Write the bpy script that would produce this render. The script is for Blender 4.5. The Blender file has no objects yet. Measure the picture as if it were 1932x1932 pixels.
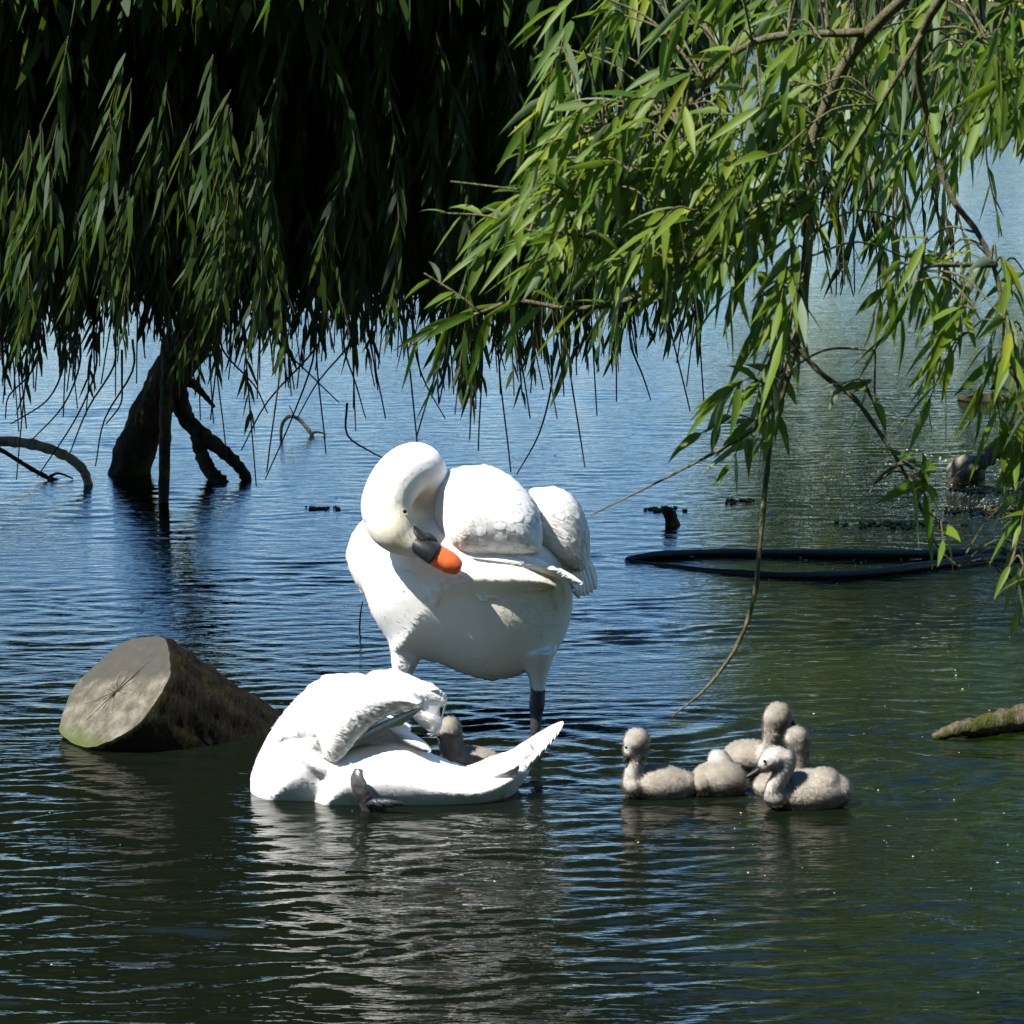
import bpy, bmesh, math, random
import numpy as np
from mathutils import Vector, Matrix
from math import radians, sin, cos, tan, pi

random.seed(7)
rng = np.random.default_rng(7)
sc = bpy.context.scene
col = sc.collection

# ------------------------------------------------------------------ camera, sky, sun, exposure
H = 2.2
PITCH = radians(10.33)
FOC = 5300.0                      # focal length in units of a 1932 wide picture
cam_d = bpy.data.cameras.new('camera')
cam = bpy.data.objects.new('camera', cam_d)
col.objects.link(cam)
cam.location = (0, 0, H)
cam.rotation_euler = (pi/2 - PITCH, 0, 0)
cam_d.sensor_width = 36
cam_d.lens = 36*FOC/1932
cam_d.clip_end = 3000
cam_d.dof.use_dof = True
cam_d.dof.focus_distance = 8.9
cam_d.dof.aperture_fstop = 20
sc.camera = cam

SUN_DIR = Vector((-0.49, -0.32, 0.81)).normalized()     # towards the sun
world = bpy.data.worlds.new('World'); sc.world = world
world.use_nodes = True
wn = world.node_tree
bg = wn.nodes['Background']
sky = wn.nodes.new('ShaderNodeTexSky')
sky.sky_type = 'NISHITA'
sky.sun_disc = False
sky.sun_elevation = math.asin(SUN_DIR.z)
sky.sun_rotation = math.atan2(SUN_DIR.x, SUN_DIR.y)
sky.air_density = 1.0
sky.dust_density = 0.0
sky.ozone_density = 4.0
hs = wn.nodes.new('ShaderNodeHueSaturation'); hs.inputs['Saturation'].default_value = 1.2
wn.links.new(sky.outputs[0], hs.inputs['Color']); wn.links.new(hs.outputs[0], bg.inputs[0])
bg.inputs[1].default_value = 0.11
sl = bpy.data.lights.new('sun', 'SUN')
sl.energy = 4.8
sl.angle = radians(0.5)
sl.color = (1.0, 0.96, 0.89)
so = bpy.data.objects.new('sun', sl); col.objects.link(so)
so.rotation_euler = (-SUN_DIR).to_track_quat('-Z', 'Y').to_euler()
so.location = (-6, -3, 14)
sc.view_settings.view_transform = 'Standard'
sc.view_settings.look = 'None'
sc.view_settings.gamma = 1
sc.view_settings.exposure = 1.15
sc.cycles.max_bounces = 8
sc.cycles.caustics_reflective = False
sc.cycles.caustics_refractive = False
sc.cycles.sample_clamp_indirect = 6

# ------------------------------------------------------------------ placing
RGT = Vector((1, 0, 0)); UPV = Vector((0, sin(PITCH), cos(PITCH))); FWD = Vector((0, cos(PITCH), -sin(PITCH)))
def ray(px, py):
    return FWD + RGT*((px-966)/FOC) + UPV*((966-py)/FOC)
def wp(px, py, Y):
    d = ray(px, py); return Vector((0, 0, H)) + d*(Y/d.y)
def wz(px, py, z=0.0):
    d = ray(px, py); return Vector((0, 0, H)) + d*((z-H)/d.z)

# ------------------------------------------------------------------ mesh helpers
def link(name, me, mats, parent=None, smooth=True):
    o = bpy.data.objects.new(name, me)
    col.objects.link(o)
    for m in (mats if isinstance(mats, (list, tuple)) else [mats]):
        me.materials.append(m)
    if smooth:
        me.polygons.foreach_set('use_smooth', [True]*len(me.polygons))
    if parent is not None:
        o.parent = parent
    return o

class MB:
    """collects vertices and faces of one mesh object"""
    def __init__(s): s.v = []; s.f = []; s.n = 0; s.att = []; s.mi = []; s.nrm = []
    def add(s, verts, faces, att=None, mi=0):
        verts = np.asarray(verts, float).reshape(-1, 3)
        s.v.append(verts)
        s.f.append((np.asarray(faces, np.int64) + s.n))
        s.att.append(np.full(len(verts), 0.0) if att is None else np.broadcast_to(np.asarray(att, float), (len(verts),)))
        s.mi.append(np.full(len(s.f[-1]), mi))
        s.n += len(verts)
    def mesh(s, name, origin=(0, 0, 0), attname=None):
        me = bpy.data.meshes.new(name)
        V = np.concatenate(s.v) - np.asarray(origin, float)
        lens = np.concatenate([np.full(len(f), f.shape[1]) for f in s.f])
        loops = np.concatenate([f.ravel() for f in s.f])
        me.vertices.add(len(V)); me.vertices.foreach_set('co', V.ravel())
        me.loops.add(len(loops)); me.loops.foreach_set('vertex_index', loops)
        me.polygons.add(len(lens))
        starts = np.concatenate([[0], np.cumsum(lens)[:-1]])
        me.polygons.foreach_set('loop_start', starts)
        me.polygons.foreach_set('loop_total', lens)
        me.polygons.foreach_set('material_index', np.concatenate(s.mi))
        me.update(calc_edges=True)
        me.validate()
        if attname:
            a = me.attributes.new(attname, 'FLOAT', 'POINT')
            a.data.foreach_set('value', np.concatenate(s.att))
        return me
    def tube(s, pts, radii, n=8, cap=True, att=None, mi=0, wob=0.0, flat=1.0):
        P = np.array([tuple(p) for p in pts], float)
        R = np.broadcast_to(np.asarray(radii, float), (len(P),))
        T = np.gradient(P, axis=0); T /= np.linalg.norm(T, axis=1)[:, None] + 1e-12
        up = np.array([0.0, 0, 1]) if abs(T[0][2]) < .9 else np.array([0.0, 1, 0])
        rings = []
        nn = np.cross(T[0], up); nn /= np.linalg.norm(nn)
        ang = np.linspace(0, 2*pi, n, endpoint=False)
        for i in range(len(P)):
            nn = nn - T[i]*np.dot(nn, T[i]); nn /= np.linalg.norm(nn) + 1e-12
            bb = np.cross(T[i], nn)
            w = 1 + (wob*(rng.random(n)-.5) if wob else 0)
            rings.append(P[i] + (R[i]*w*np.cos(ang))[:, None]*nn + (R[i]*flat*w*np.sin(ang))[:, None]*bb)
        V = np.concatenate(rings)
        f = []
        for i in range(len(P)-1):
            a = i*n + np.arange(n); b = i*n + (np.arange(n)+1) % n
            f.append(np.stack([a, b, b+n, a+n], 1))
        s.add(V, np.concatenate(f), att, mi)
        if cap:
            base = s.n - len(V)
            for i, rev in ((0, True), (len(P)-1, False)):
                c = P[i]
                idx = np.arange(n)
                s.v.append(c[None]); s.att.append(np.full(1, 0 if att is None else (att if np.isscalar(att) else 0)))
                ci = s.n; s.n += 1
                a = base + i*n + idx; b = base + i*n + (idx+1) % n
                tri = np.stack([np.full(n, ci), b, a] if rev else [np.full(n, ci), a, b], 1)
                s.f.append(tri); s.mi.append(np.full(n, mi))

def spline(pts, k=6):
    """Catmull-Rom through rows of any width"""
    P = np.array([tuple(p) for p in pts], float)
    Q = np.vstack([2*P[0]-P[1], P, 2*P[-1]-P[-2]])
    out = []
    for i in range(1, len(Q)-2):
        for j in range(k):
            t = j/k
            out.append(.5*((2*Q[i]) + (-Q[i-1]+Q[i+1])*t + (2*Q[i-1]-5*Q[i]+4*Q[i+1]-Q[i+2])*t*t + (-Q[i-1]+3*Q[i]-3*Q[i+1]+Q[i+2])*t**3))
    out.append(P[-1])
    return np.array(out)

def thing(name, label, cat, loc, group=None):
    o = bpy.data.objects.new(name, None); col.objects.link(o)
    o.location = loc; o.empty_display_size = .1
    o['label'] = label; o['category'] = cat
    if group: o['group'] = group
    return o
def tag(o, label, cat, group=None, kind=None):
    o['label'] = label; o['category'] = cat
    if group: o['group'] = group
    if kind: o['kind'] = kind
    return o

# ------------------------------------------------------------------ materials
def new_mat(name):
    m = bpy.data.materials.new(name); m.use_nodes = True
    nt = m.node_tree
    return m, nt, nt.nodes['Principled BSDF'], nt.nodes['Material Output']
def N(nt, t, **kw):
    n = nt.nodes.new(t)
    for k, v in kw.items(): setattr(n, k, v)
    return n
def ramp(nt, fac, stops):
    r = N(nt, 'ShaderNodeValToRGB')
    el = r.color_ramp.elements
    while len(el) < len(stops): el.new(.5)
    for e, (p, c) in zip(el, stops):
        e.position = p; e.color = (*c, 1)
    nt.links.new(fac, r.inputs[0])
    return r.outputs[0]
def noise(nt, scale, detail=4, rough=.55, vec=None, mapping=None, dist=0.0):
    n = N(nt, 'ShaderNodeTexNoise')
    n.inputs['Scale'].default_value = scale; n.inputs['Detail'].default_value = detail
    n.inputs['Roughness'].default_value = rough; n.inputs['Distortion'].default_value = dist
    if vec is None:
        tc = N(nt, 'ShaderNodeTexCoord'); vec = tc.outputs['Object']
    if mapping:
        mp = N(nt, 'ShaderNodeMapping'); mp.inputs['Scale'].default_value = mapping
        nt.links.new(vec, mp.inputs[0]); vec = mp.outputs[0]
    nt.links.new(vec, n.inputs['Vector'])
    return n.outputs['Fac']
def bump(nt, h, dist, strength=1.0, normal=None):
    b = N(nt, 'ShaderNodeBump'); b.inputs['Distance'].default_value = dist; b.inputs['Strength'].default_value = strength
    nt.links.new(h, b.inputs['Height'])
    if normal is not None: nt.links.new(normal, b.inputs['Normal'])
    return b.outputs[0]
def math_n(nt, op, a, b=None):
    m = N(nt, 'ShaderNodeMath', operation=op)
    for i, x in enumerate((a, b)):
        if x is None: continue
        if isinstance(x, (int, float)): m.inputs[i].default_value = x
        else: nt.links.new(x, m.inputs[i])
    return m.outputs[0]
def mixc(nt, fac, a, b):
    m = N(nt, 'ShaderNodeMix', data_type='RGBA')
    for i, x in ((0, fac), (6, a), (7, b)):
        if isinstance(x, (int, float)): m.inputs[i].default_value = x
        elif isinstance(x, tuple): m.inputs[i].default_value = (*x, 1)
        else: nt.links.new(x, m.inputs[i])
    return m.outputs[2]

def leaf_mat(name, top_a, top_b, under, trans=.35, rough=.38, spec=.5):
    m, nt, p, out = new_mat(name)
    at = N(nt, 'ShaderNodeAttribute', attribute_name='rnd')
    c = ramp(nt, at.outputs['Fac'], [(0, top_a), (.9, top_b), (1, (top_b[0]*1.9, top_b[1]*1.35, top_b[2]))])
    g = N(nt, 'ShaderNodeNewGeometry')
    cc = mixc(nt, g.outputs['Backfacing'], c, under)
    nt.links.new(cc, p.inputs['Base Color'])
    p.inputs['Roughness'].default_value = rough
    p.inputs['Specular IOR Level'].default_value = spec
    tr = N(nt, 'ShaderNodeBsdfTranslucent')
    tc = mixc(nt, .5, c, (.22, .34, .02))
    nt.links.new(tc, tr.inputs[0])
    mx = N(nt, 'ShaderNodeMixShader'); mx.inputs[0].default_value = trans
    nt.links.new(p.outputs[0], mx.inputs[1]); nt.links.new(tr.outputs[0], mx.inputs[2])
    nt.links.new(mx.outputs[0], out.inputs[0])
    return m
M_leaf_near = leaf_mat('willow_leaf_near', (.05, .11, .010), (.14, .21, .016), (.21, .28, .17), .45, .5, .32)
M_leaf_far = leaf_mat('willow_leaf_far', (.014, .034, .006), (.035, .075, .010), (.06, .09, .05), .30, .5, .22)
M_leaf_bank = leaf_mat('bank_leaf', (.05, .09, .012), (.10, .15, .02), (.10, .15, .05), .35, .5)

def bark_mat(name, a, b, moss=None, moss_amt=.5, scale=1.0, bmp=.03):
    m, nt, p, out = new_mat(name)
    n1 = noise(nt, 30*scale, 6, .65, mapping=(1, 1, .35))
    c = ramp(nt, n1, [(.3, a), (.7, b)])
    if moss:
        n2 = noise(nt, 9*scale, 5, .6)
        k = ramp(nt, n2, [(moss_amt-.06, (0, 0, 0)), (moss_amt+.08, (1, 1, 1))])
        c = mixc(nt, k, c, moss)
    nt.links.new(c, p.inputs['Base Color'])
    p.inputs['Roughness'].default_value = .95; p.inputs['Specular IOR Level'].default_value = .12
    nt.links.new(bump(nt, n1, bmp), p.inputs['Normal'])
    return m
M_bark = bark_mat('mossy_bark', (.018, .013, .009), (.065, .048, .032), (.07, .075, .015), .57)
M_barkl = bark_mat('pale_bark', (.26, .22, .15), (.46, .40, .29), (.12, .11, .06), .62, 2)
M_twig = bark_mat('twig_bark', (.06, .045, .03), (.14, .11, .07), scale=3)
M_twig_near = bark_mat('shoot_bark', (.13, .12, .06), (.26, .235, .14), scale=3)
M_drift = bark_mat('driftwood', (.05, .04, .025), (.20, .165, .11), (.06, .07, .015), .52, 1.5)

def plumage_mat(name, white, tint):
    m, nt, p, out = new_mat(name)
    at = N(nt, 'ShaderNodeAttribute', attribute_name='tint')
    n = noise(nt, 14, 4)
    f = math_n(nt, 'MULTIPLY', at.outputs['Fac'], math_n(nt, 'ADD', n, .45))
    fc = N(nt, 'ShaderNodeClamp'); nt.links.new(f, fc.inputs[0])
    c = mixc(nt, fc.outputs[0], white, tint)
    nt.links.new(c, p.inputs['Base Color'])
    p.inputs['Roughness'].default_value = .75
    p.inputs['Specular IOR Level'].default_value = .25
    p.inputs['Sheen Weight'].default_value = .15
    n1 = noise(nt, 45, 3, .5, mapping=(1, 1, .5))
    n2 = noise(nt, 260, 3)
    b1 = bump(nt, n1, .0015, .6)
    b2 = bump(nt, n2, .0006, .5, b1)
    nt.links.new(b2, p.inputs['Normal'])
    return m
def soften(m, amount):
    nt = m.node_tree; p = nt.nodes['Principled BSDF']; out = nt.nodes['Material Output']
    tr = N(nt, 'ShaderNodeBsdfTranslucent'); mx = N(nt, 'ShaderNodeMixShader'); mx.inputs[0].default_value = amount
    nt.links.new(p.inputs['Base Color'].links[0].from_socket, tr.inputs[0])
    for l in list(p.inputs['Normal'].links): nt.links.remove(l)
    nt.links.new(p.outputs[0], mx.inputs[1]); nt.links.new(tr.outputs[0], mx.inputs[2]); nt.links.new(mx.outputs[0], out.inputs[0])
    return m
M_white_soft = soften(plumage_mat('white_barbs', (.88, .87, .85), (.50, .44, .25)), .42)
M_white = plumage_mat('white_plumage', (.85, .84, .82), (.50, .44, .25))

def simple(name, c, rough=.5, spec=.5, c2=None, sc_=40, bmp=0.0, coat=0):
    m, nt, p, out = new_mat(name)
    if c2:
        n = noise(nt, sc_, 4)
        nt.links.new(ramp(nt, n, [(.3, c), (.7, c2)]), p.inputs['Base Color'])
        if bmp: nt.links.new(bump(nt, n, bmp), p.inputs['Normal'])
    else:
        p.inputs['Base Color'].default_value = (*c, 1)
    p.inputs['Roughness'].default_value = rough
    p.inputs['Specular IOR Level'].default_value = spec
    p.inputs['Coat Weight'].default_value = coat
    return m
M_orange = simple('orange_bill', (.62, .10, .02), .5, .35, (.72, .15, .035), 60)
M_black = simple('black_skin', (.008, .008, .009), .5, .3, (.018, .018, .02), 80, .001)
M_legblk = simple('black_leg', (.016, .017, .022), .45, .4, (.035, .035, .04), 90, .002)
M_eye = simple('eye', (.01, .008, .006), .08, .6)
M_hose = simple('black_pipe', (.010, .010, .010), .4, .4, (.02, .018, .014), 30, .002)
M_seed = simple('pale_seed', (.45, .42, .34), .8, .2)
M_weed = simple('floating_weed', (.05, .045, .018), .8, .2, (.14, .11, .05), 60, .002)

def down_mat():
    m, nt, p, out = new_mat('cygnet_down')
    at = N(nt, 'ShaderNodeAttribute', attribute_name='tint')
    n = noise(nt, 45, 4)
    c1 = ramp(nt, n, [(.3, (.33, .295, .245)), (.7, (.44, .40, .345))])
    c = mixc(nt, at.outputs['Fac'], c1, (.62, .60, .58))
    nt.links.new(c, p.inputs['Base Color'])
    p.inputs['Roughness'].default_value = .9; p.inputs['Specular IOR Level'].default_value = .1
    nt.links.new(bump(nt, noise(nt, 120, 3), .0012), p.inputs['Normal'])
    return m
M_down = down_mat()
M_down_soft = soften(down_mat(), .42)

# water --------------------------------------------------------------
def water_mat():
    m, nt, p, out = new_mat('lake_water')
    g = N(nt, 'ShaderNodeNewGeometry'); pos = g.outputs['Position']
    sep = N(nt, 'ShaderNodeSeparateXYZ'); nt.links.new(pos, sep.inputs[0])
    # turbid water, greener over the weed on the right
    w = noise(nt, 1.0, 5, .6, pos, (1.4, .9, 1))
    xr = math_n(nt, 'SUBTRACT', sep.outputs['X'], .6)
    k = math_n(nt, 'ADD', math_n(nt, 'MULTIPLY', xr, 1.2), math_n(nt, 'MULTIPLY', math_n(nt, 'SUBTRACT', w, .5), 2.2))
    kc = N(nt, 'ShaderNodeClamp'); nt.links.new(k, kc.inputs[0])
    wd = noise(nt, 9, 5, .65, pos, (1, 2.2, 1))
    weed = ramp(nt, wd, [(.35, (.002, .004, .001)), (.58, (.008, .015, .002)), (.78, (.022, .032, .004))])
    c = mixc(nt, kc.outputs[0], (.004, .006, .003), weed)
    nt.links.new(c, p.inputs['Base Color'])
    p.inputs['Roughness'].default_value = .03
    p.inputs['IOR'].default_value = 1.42
    # the finest wrinkles only: the waves themselves are in the mesh; far out the mesh is coarse and the bump takes over
    fin = noise(nt, 1, 2, .5, pos, (12, 46, 1), .5)
    mid = noise(nt, 1, 2, .5, pos, (2.6, 8.0, 1), .5)
    far = N(nt, 'ShaderNodeMapRange'); nt.links.new(sep.outputs['Y'], far.inputs[0])
    far.inputs[1].default_value = 12; far.inputs[2].default_value = 30; far.inputs[3].default_value = 0; far.inputs[4].default_value = .012
    h = math_n(nt, 'ADD', math_n(nt, 'MULTIPLY', fin, .0026), math_n(nt, 'MULTIPLY', mid, far.outputs[0]))
    nt.links.new(bump(nt, h, 1.0), p.inputs['Normal'])
    return m
cA = wz(1000, 1500); cB = wz(1400, 1510)
RINGS = [(cA.x, cA.y, .085, .0014), (cB.x, cB.y, .09, .0009)]
M_water = water_mat()

# ------------------------------------------------------------------ ground and water
def ground_z(x, y):
    near = 1/(1+np.exp((y-2.2)*2.2))                     # bank under the photographer
    far = 1/(1+np.exp(-(y-182)*.4))
    right = 1/(1+np.exp(-((x-7.5) - .0*y)*1.5)) * 1/(1+np.exp(-(y-20)*.6)) * 1/(1+np.exp((y-48)*.3))
    left = 1/(1+np.exp((x+60)*.3))
    rr = 1/(1+np.exp(-(x-75)*.3))
    k = np.maximum.reduce([near, far, right, left, rr])
    return -0.7 + k*1.25 + far*1.5
gx = np.concatenate([np.linspace(-900, -60, 22), np.linspace(-55, -12, 18), np.linspace(-11, 22, 67), np.linspace(25, 90, 22), np.linspace(110, 900, 18)])
gy = np.concatenate([np.linspace(-500, -20, 10), np.linspace(-15, 60, 151), np.linspace(66, 175, 22), np.linspace(178, 215, 20), np.linspace(240, 1500, 16)])
X, Y = np.meshgrid(gx, gy)
Z = ground_z(X, Y) + .05*np.sin(X*1.3)*np.cos(Y*.9)
idx = np.arange(X.size).reshape(X.shape)
gm = MB(); gm.add(np.stack([X, Y, Z], -1).reshape(-1, 3), np.stack([idx[:-1, :-1], idx[:-1, 1:], idx[1:, 1:], idx[1:, :-1]], -1).reshape(-1, 4))
M_ground = simple('grassy_mud', (.03, .04, .012), .95, .2, (.08, .09, .03), 3, .05)
g = link('ground', gm.mesh('ground'), M_ground); g['kind'] = 'structure'
wm = MB()
wy = [-3.0, 1.0, 3.0, 4.4]
y_ = 5.0
while y_ < 205:
    wy.append(y_); y_ *= 1.0014 if y_ < 16 else (1.005 if y_ < 60 else 1.02)
wy = np.array(wy)
half = .25*wy.clip(4.6) + .9
sv = np.concatenate([np.linspace(-1, 1, 210)])
Xi = half[:, None]*sv[None]
out_ = np.array([1.5, 3, 9, 30, 110.0])
XL = -np.stack([np.maximum(half*1.3, half + (o - .0)*(110-half)/110) for o in out_[::-1]], 1); XR = -XL[:, ::-1]
X = np.concatenate([XL, Xi, XR], 1); Y = np.repeat(wy[:, None], X.shape[1], 1)
r3 = np.random.default_rng(11)
Z = np.zeros_like(X)
dyl = np.gradient(wy)[:, None]*np.ones_like(X)
def lowf(X, Y, sx, sy, seed):
    q = np.random.default_rng(seed); z = 0
    for i in range(7):
        z = z + np.sin(X*sx*q.uniform(.4, 1.6)*(1 if q.random() < .5 else -1) + Y*sy*q.uniform(.4, 1.6) + q.uniform(0, 6.28))
    return z/7**.5/.72
ruff = np.clip(.75 + .45*lowf(X, Y, 1.6, 3.2, 3), .15, 1.6)
ruff2 = np.clip(.75 + .5*lowf(X, Y, 2.6, 4.4, 5), .1, 1.7)
near_k = np.interp(Y, [5, 8.2, 9.6, 12, 20, 60], [1.0, 1.0, .62, .40, .42, .5])
Xw = X + .05*lowf(X, Y, 5, 7, 8); Yw = Y + .03*lowf(X, Y, 6, 8, 9)
NW = 96
for i in range(NW):
    lam = math.exp(r3.uniform(math.log(.030), math.log(.15)))
    th = r3.normal(0, .30); kx = sin(th)*2*pi/lam; ky = cos(th)*2*pi/lam
    slope = .17/math.sqrt(NW)*math.sqrt(2)*(1.0 if lam > .07 else .75)
    fade = np.clip((lam/dyl - 2)/3, 0, 1)*np.clip(1.3 - Y*.0045/lam*1.0*.6, 0, 1)
    ph = r3.uniform(0, 6.28)
    Z += slope*lam/(2*pi)*np.sin(kx*Xw + ky*Yw + ph)*fade*(ruff if i % 2 else ruff2)
Z *= near_k
for (cx, cy, wl_, am) in RINGS:
    d = np.hypot(X-cx, Y-cy)
    Z += am*np.sin(d*2*pi/wl_ + .8*lowf(X, Y, 5, 5, 4))*np.exp(-d*1.9)*np.clip(d/.25, 0, 1)
Z[:, :5] *= 0; Z[:, -5:] *= 0
idx = np.arange(X.size).reshape(X.shape)
wm.add(np.stack([X, Y, Z], -1).reshape(-1, 3), np.stack([idx[:-1, :-1], idx[:-1, 1:], idx[1:, 1:], idx[1:, :-1]], -1).reshape(-1, 4))
w = link('water', wm.mesh('water'), M_water); w['kind'] = 'structure'

# ------------------------------------------------------------------ leaves, vectorised
def leaves(mb, P, D, Nn, L, W, bend, rich=False, rnd=None, mi=0):
    """P base, D direction, Nn rough face normal, L length, W half width, bend = droop vector times length"""
    P = np.asarray(P, float); n = len(P)
    D = D/np.linalg.norm(D, axis=1)[:, None]
    S = np.cross(D, Nn); S /= np.linalg.norm(S, axis=1)[:, None] + 1e-9
    Nn = np.cross(S, D)
    ts = np.array([0, .18, .42, .68, .88, 1.0]) if rich else np.array([0, .3, .7, 1.0])
    hw = np.array([.12, .72, 1.0, .72, .3, .02]) if rich else np.array([.2, 1.0, .75, .03])
    rows = []
    for t, h in zip(ts, hw):
        c = P + D*(L*t)[:, None] + bend*(L*t*t)[:, None]
        if rich:
            fold = Nn*(W*h*.35)[:, None]
            rows += [c - S*(W*h)[:, None] + fold, c, c + S*(W*h)[:, None] + fold]
        else:
            rows += [c - S*(W*h)[:, None], c + S*(W*h)[:, None]]
    k = len(rows)
    V = np.stack(rows, 1).reshape(-1, 3)
    fs = []
    m = 3 if rich else 2
    for i in range(len(ts)-1):
        for j in range(m-1):
            fs.append([i*m+j, i*m+j+1, (i+1)*m+j+1, (i+1)*m+j])
    fs = np.array(fs)
    F = (fs[None] + (np.arange(n)*k)[:, None, None]).reshape(-1, 4)
    if rnd is None: rnd = rng.random(n)
    mb.add(V, F, np.repeat(rnd, k), mi)

def unit(n):
    v = rng.normal(size=(n, 3)); return v/np.linalg.norm(v, axis=1)[:, None]

def shoot(mb_t, acc, pts, r0, r1, spacing, L, W, out_ang, bare=0.0, n=4, droop=.25, start=0.0, jl=.25):
    """a leafy twig along pts; leaf records go to acc"""
    P = spline(pts, 5)
    mb_t.tube(P, np.linspace(r0, r1, len(P)), n, cap=False)
    seg = np.linalg.norm(np.diff(P, axis=0), axis=1); cum = np.concatenate([[0], np.cumsum(seg)])
    tot = cum[-1]
    s = start*tot
    ph = random.random()*6.28
    while s < tot*(1-bare):
        i = min(np.searchsorted(cum, s, 'right')-1, len(P)-2)
        f = (s-cum[i])/max(seg[i], 1e-6)
        p = P[i]*(1-f) + P[i+1]*f
        T = (P[i+1]-P[i])/max(seg[i], 1e-6)
        a = np.cross(T, [0.3, .9, .1]); a /= np.linalg.norm(a) + 1e-9
        b = np.cross(T, a)
        ph += 2.4 + random.uniform(-.4, .4)
        o = a*cos(ph) + b*sin(ph)
        d = T*cos(out_ang) + o*sin(out_ang) + np.array([0, 0, -.25])
        endf = 1 - .45*max(0, (s/tot-.75)/.25)
        acc.append((p, d, L*random.uniform(1-jl, 1+jl*.6)*endf, W*random.uniform(.75, 1.2)*endf, droop*random.uniform(.3, 1.6)))
        s += spacing*random.uniform(.6, 1.4)

def flush(mb, acc, rich, mi=0, blur=1.0):
    if not acc: return
    P = np.array([a[0] for a in acc]); D = np.array([a[1] for a in acc])
    L = np.array([a[2] for a in acc]); W = np.array([a[3] for a in acc]); dr = np.array([a[4] for a in acc])
    n = len(P)
    bend = np.zeros((n, 3)); bend[:, 2] = -dr; bend[:, 0] = -dr*.35
    bend += unit(n)*.12
    Nn = unit(n)*.8 + np.array([-.1, -.35, .5])
    leaves(mb, P, D, Nn, L, W, bend, rich, mi=mi)

# ================================================================== LEFT WILLOW (mid distance, hanging over the water)
tb = wz(252, 892); TY = tb.y
wl = thing('willow_tree', 'dark weeping willow on a crooked mossy trunk standing in the water at the left', 'tree', tb)
def rel(o, root):       # keep parts in the space of the root
    return o
def trunk_pts(lst, Y0, dY=0.0):
    return [wp(x, y, Y0 + d) for (x, y, d) in lst]
mb = MB()
pp = spline(trunk_pts([(240, 925, 0), (252, 860, 0), (284, 780, .0), (325, 700, -.05), (362, 640, -.1), (400, 540, -.2), (430, 380, -.4), (455, 180, -.6), (470, -60, -.7), (480, -400, -.7), (460, -800, -.6)], TY), 8)
rr = np.interp(np.linspace(0, 1, len(pp)), [0, .1, .25, .5, 1], [.104, .094, .088, .10, .09])
mb.tube(pp, rr*(1+.05*np.sin(np.arange(len(pp))*.9)), 40, wob=.14)
link('trunk', mb.mesh('trunk', tb), M_bark, wl)
for nm, lst, r0, r1, dy in (
    ('limb', [(318, 640, 0), (314, 720, -.3), (312, 800, -.55), (310, 880, -.75), (308, 985, -.8)], .03, .024, .0),
    ('limb', [(335, 740, .1), (352, 790, 0), (385, 822, -.1), (430, 860, -.15), (458, 890, -.2), (474, 930, -.2)], .045, .022, .0),
    ('limb', [(372, 822, -.1), (382, 860, -.15), (398, 892, -.2), (418, 912, -.25), (430, 935, -.25)], .034, .036, .0),
    ('limb', [(330, 722, .1), (360, 722, .0), (382, 742, -.05), (404, 768, -.1)], .032, .008, .0),
    ('limb', [(420, 420, .2), (600, 250, 0), (820, 120, -.6), (1000, 40, -1.2), (1200, -60, -2.0)], .07, .03, 0),
    ('limb', [(420, 440, .2), (250, 260, -.3), (60, 120, -.8), (-200, 20, -1.2)], .07, .03, 0),
    ('limb', [(455, 180, .5), (600, -100, -.3), (760, -300, -1.2), (1000, -420, -2.0)], .07, .03, 0),
    ('limb', [(470, 0, .8), (300, -250, -.4), (60, -420, -1.4)], .07, .03, 0)):
    mb = MB()
    P = spline(trunk_pts(lst, TY), 6)
    R = np.linspace(r0, r1, len(P))
    mb.tube(P, R*(1+.1*np.sin(np.arange(len(P))*2.3)), 10, wob=.25)
    link(nm, mb.mesh(nm, tb), M_bark, wl)

mbt = MB(); acc = []
def curtain_bottom(px):
    """lower edge of the leaf curtain in the picture for a column"""
    xs = [-400, 0, 90, 150, 330, 420, 520, 620, 760, 880, 960, 1040, 1130, 1230, 1300, 1420]
    ys = [690, 690, 680, 640, 610, 670, 620, 590, 590, 660, 620, 620, 610, 560, 600, 540]
    return np.interp(px, xs, ys)
def hang(px, Yd, ybot, ytop, bare_px, L, spacing, W):
    top = wp(px + random.uniform(-60, 60), ytop, Yd)
    bot = wp(px + random.gauss(0, 14 + bare_px*.18), ybot + bare_px, Yd - random.uniform(-.1, .15))
    q = []
    for t in (0, .33, .66, 1):
        v = top.lerp(bot, t)
        v.x += random.uniform(-.07, .07)*(.3 if t == 1 else 1); v.y += random.uniform(-.05, .05)
        q.append(v)
    tot = (top-bot).length
    bare = (wp(px, ybot, Yd)-bot).length/tot
    shoot(mbt, acc, q, .005, .0024, spacing, L, W, radians(28), bare, 4, .3)
for i in range(620):
    px = random.uniform(-330, 1000)
    Yd = random.uniform(9.25, 10.9) if px < 500 else random.uniform(10.0, 11.2)
    if px > 930 and random.random() < .4: continue
    yb = curtain_bottom(px) + random.gauss(-42, 58) + 22*math.sin(px*.021) + 16*math.sin(px*.057) - (30 if px > 950 else 0)
    bare = random.choice([0, 0, 0, 10, 20, 40, 90, 150])*random.uniform(.6, 1.2)
    if px > 600: bare *= .8
    hang(px, Yd, yb, random.uniform(-160, -40), bare, .095, .03, .0085)
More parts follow.
